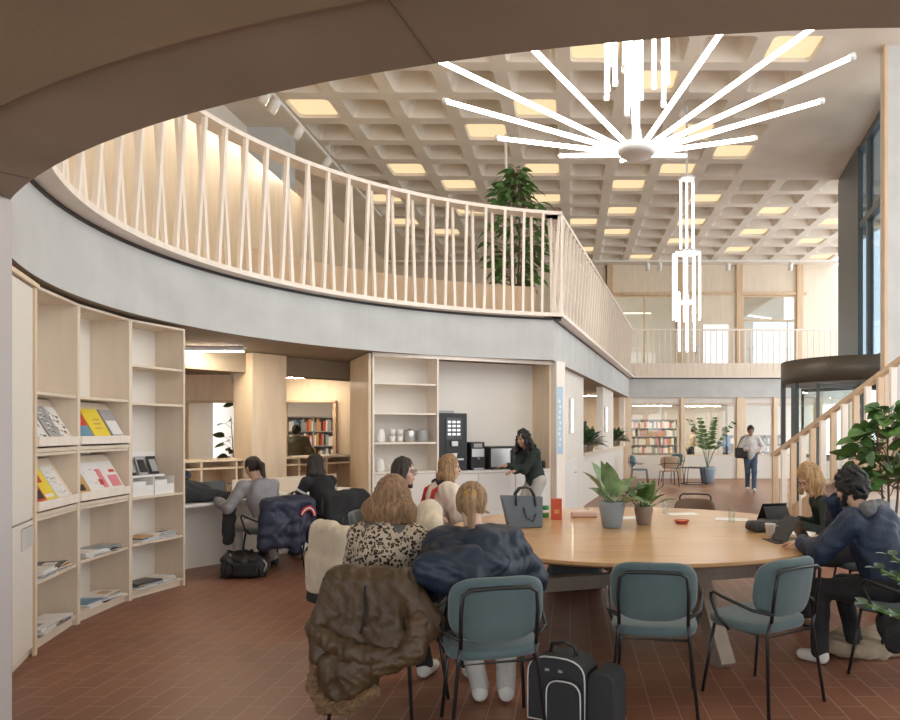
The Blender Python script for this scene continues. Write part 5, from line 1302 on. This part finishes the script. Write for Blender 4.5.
MB().box((0, 0, .1), (.10, .06, .20), bev=.002).build('body', mat('carton_red', (.58, .09, .03), .5), cr); MB().box((0, -.0308, .08), (.05, .001, .04)).build('label', mat('carton_label', (.7, .3, .12), .5), cr)
ti = thing('tissue_pack', 'pale pink pack of tissues lying behind the potted plants', 'tissue pack', (.14, 6.92, ZT_), .02)
MB().box((0, 0, .03), (.27, .12, .06), bev=.018).build('pack', mat('pink_pack', (.72, .52, .45), .5), ti); MB().box((0, 0, .0605), (.14, .04, .002)).build('flap', CW_, ti)
def pot(t, r0, r1, h, m, rim=.01):
    MB().lathe([(r0*.9, 0), (r0, .012), (r1, h*.8), (r1, h), (r1-rim, h), (r1-rim, h*.85), (.001, h*.85)], 32).build('pot', m, t)
    MB().lathe([(.001, h*.86), (r1-rim-.001, h*.86)], 24).build('soil', mat('soil', (.03, .02, .015), .95), t)
def leaf(mb, base, dirv, L, W, droop=.5, seg=6, up=V3((0, 0, 1)), fold=.15, shape=1):
    d = V3(dirv).normalized(); s = d.cross(up)
    if s.length < .05: s = V3((1, 0, 0))
    s.normalize(); p = V3(base); vs = []; fs = []; cur = d.copy()
    for i in range(seg+1):
        f = i/seg; w = W*(math.sin(PI*min(1, f**.8*.97+.03)))**shape*.5+.0008; n = s.cross(cur).normalized()
        vs += [p-s*w+n*w*fold*2, p.copy(), p+s*w+n*w*fold*2]
        cur = (cur+V3((0, 0, -droop/seg))).normalized(); p = p+cur*(L/seg)
    for i in range(seg):
        a = i*3; fs += [[a, a+1, a+4, a+3], [a+1, a+2, a+5, a+4]]
    mb.add(vs, fs, True)
def leafmat(n, c, var=.25): return mat(n, c, .38, var=var, scale=9)
L_DARK = leafmat('leaf_dark', (.035, .085, .03)); L_MID = leafmat('leaf_mid', (.085, .18, .045)); L_PALE = leafmat('leaf_variegated', (.17, .26, .12), .5); L_PALM = leafmat('leaf_palm', (.09, .17, .04))
rnd = random.Random(3)
def rosette(label, loc, potm, r0, r1, h, n, L, W, lm, el=(20, 80), droop=.9, cat='potted plant', name='potted_plant', fold=.15):
    t = thing(name, label, cat, loc); pot(t, r0, r1, h, potm); mb = MB(); st = MB()
    for i in range(n):
        a = 2.4*i+rnd.uniform(-.3, .3); e = R(el[0]+(el[1]-el[0])*((i*7) % n)/n); d = V3((math.cos(a)*math.cos(e), math.sin(a)*math.cos(e), math.sin(e)))
        b = V3((math.cos(a)*r1*.3, math.sin(a)*r1*.3, h*.86)); q = b+d*L*rnd.uniform(.25, .55); st.tube([b, q], .004, 5); leaf(mb, q, d+V3((0, 0, .1)), L*rnd.uniform(.75, 1.1), W*rnd.uniform(.8, 1.1), droop, fold=fold)
    st.build('stems', lm, t); mb.build('foliage', lm, t); return t
POTG = mat('pot_slate', (.27, .31, .34), .6); POTB = mat('pot_taupe', (.27, .20, .15), .65)
rosette('potted plant with broad variegated leaves in a slate grey pot on the table', (.37, 6.18, ZT_), POTG, .085, .115, .23, 17, .27, .15, L_PALE, (15, 85), .8)
rosette('smaller potted plant with dark leaves in a taupe pot on the table', (.67, 6.36, ZT_), POTB, .065, .085, .17, 20, .21, .11, L_MID, (25, 85), .5)
# tablets, pouch, glasses, papers at the right of the table
def tablet(label, loc, rz, lit=True):
    t = thing('tablet', label, 'tablet', loc, rz)
    MB().bar((0, -.05, .006), (0, .07, .19), .25, .008, up=(0, 1, 0), bev=.002).build('body', BLACKP, t)
    MB().bar((0, -.045, .016), (0, .0648, .182), .235, .002, up=(0, 1, 0)).build('screen', mat('tablet_screen', (.3, .32, .34), .2, emit=(.7, .75, .8), estr=.35) if lit else CK, t)
    MB().bar((0, .17, .004), (0, .073, .165), .24, .004, up=(0, 1, 0)).build('stand', CK, t); MB().box((0, .02, .003), (.25, .30, .005)).build('cover', CK, t); return t
tablet('tablet propped on a dark cover in front of the bearded man', (1.66, 5.42, ZT_), R(-82))
tablet('tablet with a pale screen in front of the person with the fair bob', (1.85, 6.45, ZT_), R(-165))
t = thing('pouch', 'black soft pouch lying between the two tablets', 'pouch', (1.68, 5.95, ZT_), .2); blob('body', [('b', (0, 0, .045), (.17, .10, .045), .035), ('-b', (0, 0, -.2), (1, 1, .2), 0)], BLACKP, t, .009, .02, folds(.006, (26, 26, 22))); MB().tube([(-.14, -.09, .05), (0, -.105, .06), (.14, -.09, .05)], .004, 6).build('zip', CG, t)
def tumbler(loc, label): 
    o_ = MB().lathe([(.03, 0), (.036, .13), (.033, .13), (.027, .008), (.001, .008)], 20).build('glass_tumbler', GLASS); tag(o_, label, 'glass'); o_.location = loc
tumbler((1.50, 6.5, ZT_), 'clear tumbler at the right of the table near the pouch'); tumbler((.98, 7.2, ZT_), 'clear tumbler near the far edge of the table before the brown chair')
tag(small('paper_cup', [(.03, 0), (.042, .1), (.044, .102), (.038, .1), (.027, .006), (.001, .006)], C_WHITE, (1.62, 5.66, ZT_), 'white paper cup behind the propped tablet', 'cup'))
t = thing('ashtray', 'small red dish lying open in the middle of the table', 'dish', (1.03, 6.45, ZT_)); MB().lathe([(.05, 0), (.075, .03), (.07, .03), (.045, .008), (.001, .008)], 22).build('bowl', mat('red_dish', (.45, .05, .03), .4), t); MB().box((.0, 0, .02), (.07, .05, .02), .4, .006).build('sweet', mat('orange_sweet', (.7, .28, .08), .5), t)
for i, (x, y, r_, l) in enumerate(((.62, 6.85, .2, 'white sheet of paper behind the smaller potted plant'), (1.55, 6.72, -.3, 'white papers spread before the person with the fair bob'), (1.90, 5.78, .9, 'open white book before the bearded man'), (1.15, 7.15, .1, 'sheet of paper near the far edge of the table'))):
    o_ = MB().box((0, 0, .002 if i != 2 else .008), (.3, .21, .004 if i != 2 else .016)).build('paper_sheet' if i != 2 else 'book', PAPER); tag(o_, l, 'paper' if i != 2 else 'book'); o_.location = (x, y, ZT_); o_.rotation_euler = (0, 0, r_)

# ------------------------------------------------------------ big plants
def tree_plant(label, loc, potm, r0, r1, h, trunk, nleaf, L, W, lm, spread, hmin, hmax, droop=.7, name='potted_tree', fold=.1, shape=.8, lean=(0, 0)):
    t = thing(name, label, 'potted plant', loc); pot(t, r0, r1, h, potm); mb = MB(); st = MB()
    for k in range(trunk):
        a = 2*PI*k/trunk; top = V3((math.cos(a)*spread*.3+lean[0], math.sin(a)*spread*.3+lean[1], hmax*.92)); b = V3((math.cos(a)*.03, math.sin(a)*.03, h*.86)); st.tube([b, b.lerp(top, .5)+V3((.02, .02, 0)), top], .014, 6, taper=[.016, .012, .006])
    for i in range(nleaf):
        a = 2.4*i; z = hmin+(hmax-hmin)*rnd.random(); rr = spread*(.25+.75*rnd.random())*math.sin(PI*min(1, .18+.75*(z-hmin)/(hmax-hmin)))
        b = V3((math.cos(a)*rr*.35+lean[0]*z/hmax, math.sin(a)*rr*.35+lean[1]*z/hmax, z)); q = V3((math.cos(a)*rr+lean[0]*z/hmax, math.sin(a)*rr+lean[1]*z/hmax, z+.08)); st.tube([b, q], .004, 4)
        leaf(mb, q, V3((math.cos(a), math.sin(a), rnd.uniform(-.3, .8))), L*rnd.uniform(.7, 1.15), W*rnd.uniform(.75, 1.1), droop, 5, up=V3((rnd.uniform(-.8, .8), rnd.uniform(-.8, .8), .6)), fold=fold, shape=shape)
    st.build('stems', mat('bark', (.16, .11, .07), .8), t); mb.build('foliage', lm, t); return t
tree_plant('fiddle-leaf plant with large green leaves behind the bearded man', (2.98, 6.55, 0), POTB, .16, .2, .4, 3, 170, .18, .16, L_MID, .40, .95, 1.72, .6)
tree_plant('tall leafy plant in a pale pot behind the curved gallery railing', (-.92, 12.05, ZT), mat('pot_pale', (.42, .42, .42), .6), .2, .26, .62, 5, 380, .26, .10, L_MID, .56, .75, 2.72, 1.2, shape=.8)
def palm(label, loc, potm, r0, r1, h, n, L, lm):
    t = thing('potted_palm', label, 'potted plant', loc); pot(t, r0, r1, h, potm); mb = MB(); st = MB()
    for i in range(n):
        a = 2.4*i; e = R(74+14*((i*5) % n)/n); d = V3((math.cos(a)*math.cos(e), math.sin(a)*math.cos(e), math.sin(e))); p = V3((0, 0, h*.86)); pts = [p.copy()]; cur = d.copy()
        for k in range(10):
            cur = (cur+V3((math.cos(a)*.035, math.sin(a)*.035, -.03))).normalized(); p = p+cur*L*rnd.uniform(.09, .11); pts.append(p.copy())
            if k > 2:
                s = cur.cross(V3((0, 0, 1))).normalized()
                for q in (-1, 1): leaf(mb, p, s*q+cur*.9+V3((0, 0, .1)), .26*(1.25-k/12), .08, .7, 4, up=V3((.3, -1, .5)))
        st.tube(pts, .008, 5)
    st.build('stems', lm, t); mb.build('foliage', lm, t); return t
palm('tall potted palm in a blue-grey pot before the library glass', (4.18, 21.3, 0), mat('pot_bluegrey', (.25, .32, .38), .6), .18, .24, .48, 8, 1.6, L_PALM)
# plant at the near right edge
t = thing('potted_plant', 'glossy dark zamioculcas reaching into view at the right edge', 'potted plant', (2.03, 3.05, 0)); pot(t, .16, .2, .36, POTG); mb = MB(); st = MB()
for i in range(15):
    a = 2.4*i; e = R(52+30*((i*7) % 15)/15); d = V3((math.cos(a)*math.cos(e), math.sin(a)*math.cos(e), math.sin(e))); p = V3((0, 0, .31)); pts = [p.copy()]; cur = d.copy(); Ls = rnd.uniform(.6, .95)
    for k in range(11):
        cur = (cur+V3((math.cos(a)*.05, math.sin(a)*.05, -.05))).normalized(); p = p+cur*Ls/11; pts.append(p.copy())
        if k > 2:
            s = cur.cross(V3((0, 0, 1))).normalized()
            for q in (-1, 1): leaf(mb, p, s*q+cur*.6+V3((0, 0, .25)), .10, .05, .3, 4, shape=.8)
    st.tube(pts, .010, 6)
st.build('stems', L_MID, t); mb.build('foliage', L_DARK, t)
for tt, of, l in ((4.4, .26, 'bushy plant at the near end of the white ledge below the monitor'), (5.1, .22, 'second bushy plant on the white ledge, beside the monitor'), (10.0, .26, 'bushy plant in the second opening of the white ledge'), (11.0, .24, 'last bushy plant on the white ledge, nearest the library glass')):
    p = sl(tt, of); rosette(l, (p.x, p.y, 1.121), POTB, .09, .12, .16, 44, .32, .14, L_DARK, (5, 88), .7)
rosette('trailing plant on the window side of the reading room', (-7.05, 14.6, 0), POTG, .2, .25, .5, 1, .3, .1, L_DARK) if False else tree_plant('slim plant with round leaves standing in the reading room behind the desk', (-7.0, 14.6, 0), POTG, .15, .2, .4, 2, 26, .22, .15, L_DARK, .25, .9, 2.05, .6)
EXPOSURE = 0.45
# ------------------------------------------------------------ camera, sky, view
cam = bpy.data.cameras.new('camera'); co = bpy.data.objects.new('camera', cam); COL.objects.link(co)
co.location = (0, 0, 1.6); co.rotation_euler = (PI/2, 0, 0)
cam.sensor_width = 36; cam.lens = 28.0; cam.shift_x = -120/900; cam.shift_y = 70/900
cam.clip_start = .05; cam.clip_end = 200
SC.camera = co
w = bpy.data.worlds.new('overcast_sky'); SC.world = w; w.use_nodes = True
bg = w.node_tree.nodes['Background']; bg.inputs[0].default_value = (.93, .97, 1, 1); bg.inputs[1].default_value = 2.0
SC.view_settings.view_transform = 'Standard'; SC.view_settings.look = 'None'; SC.view_settings.gamma = 1
SC.view_settings.exposure = EXPOSURE
SC.cycles.max_bounces = 8; SC.cycles.diffuse_bounces = 5; SC.cycles.transparent_max_bounces = 16
SC.cycles.sample_clamp_indirect = 4
SC.cycles.use_denoising = True
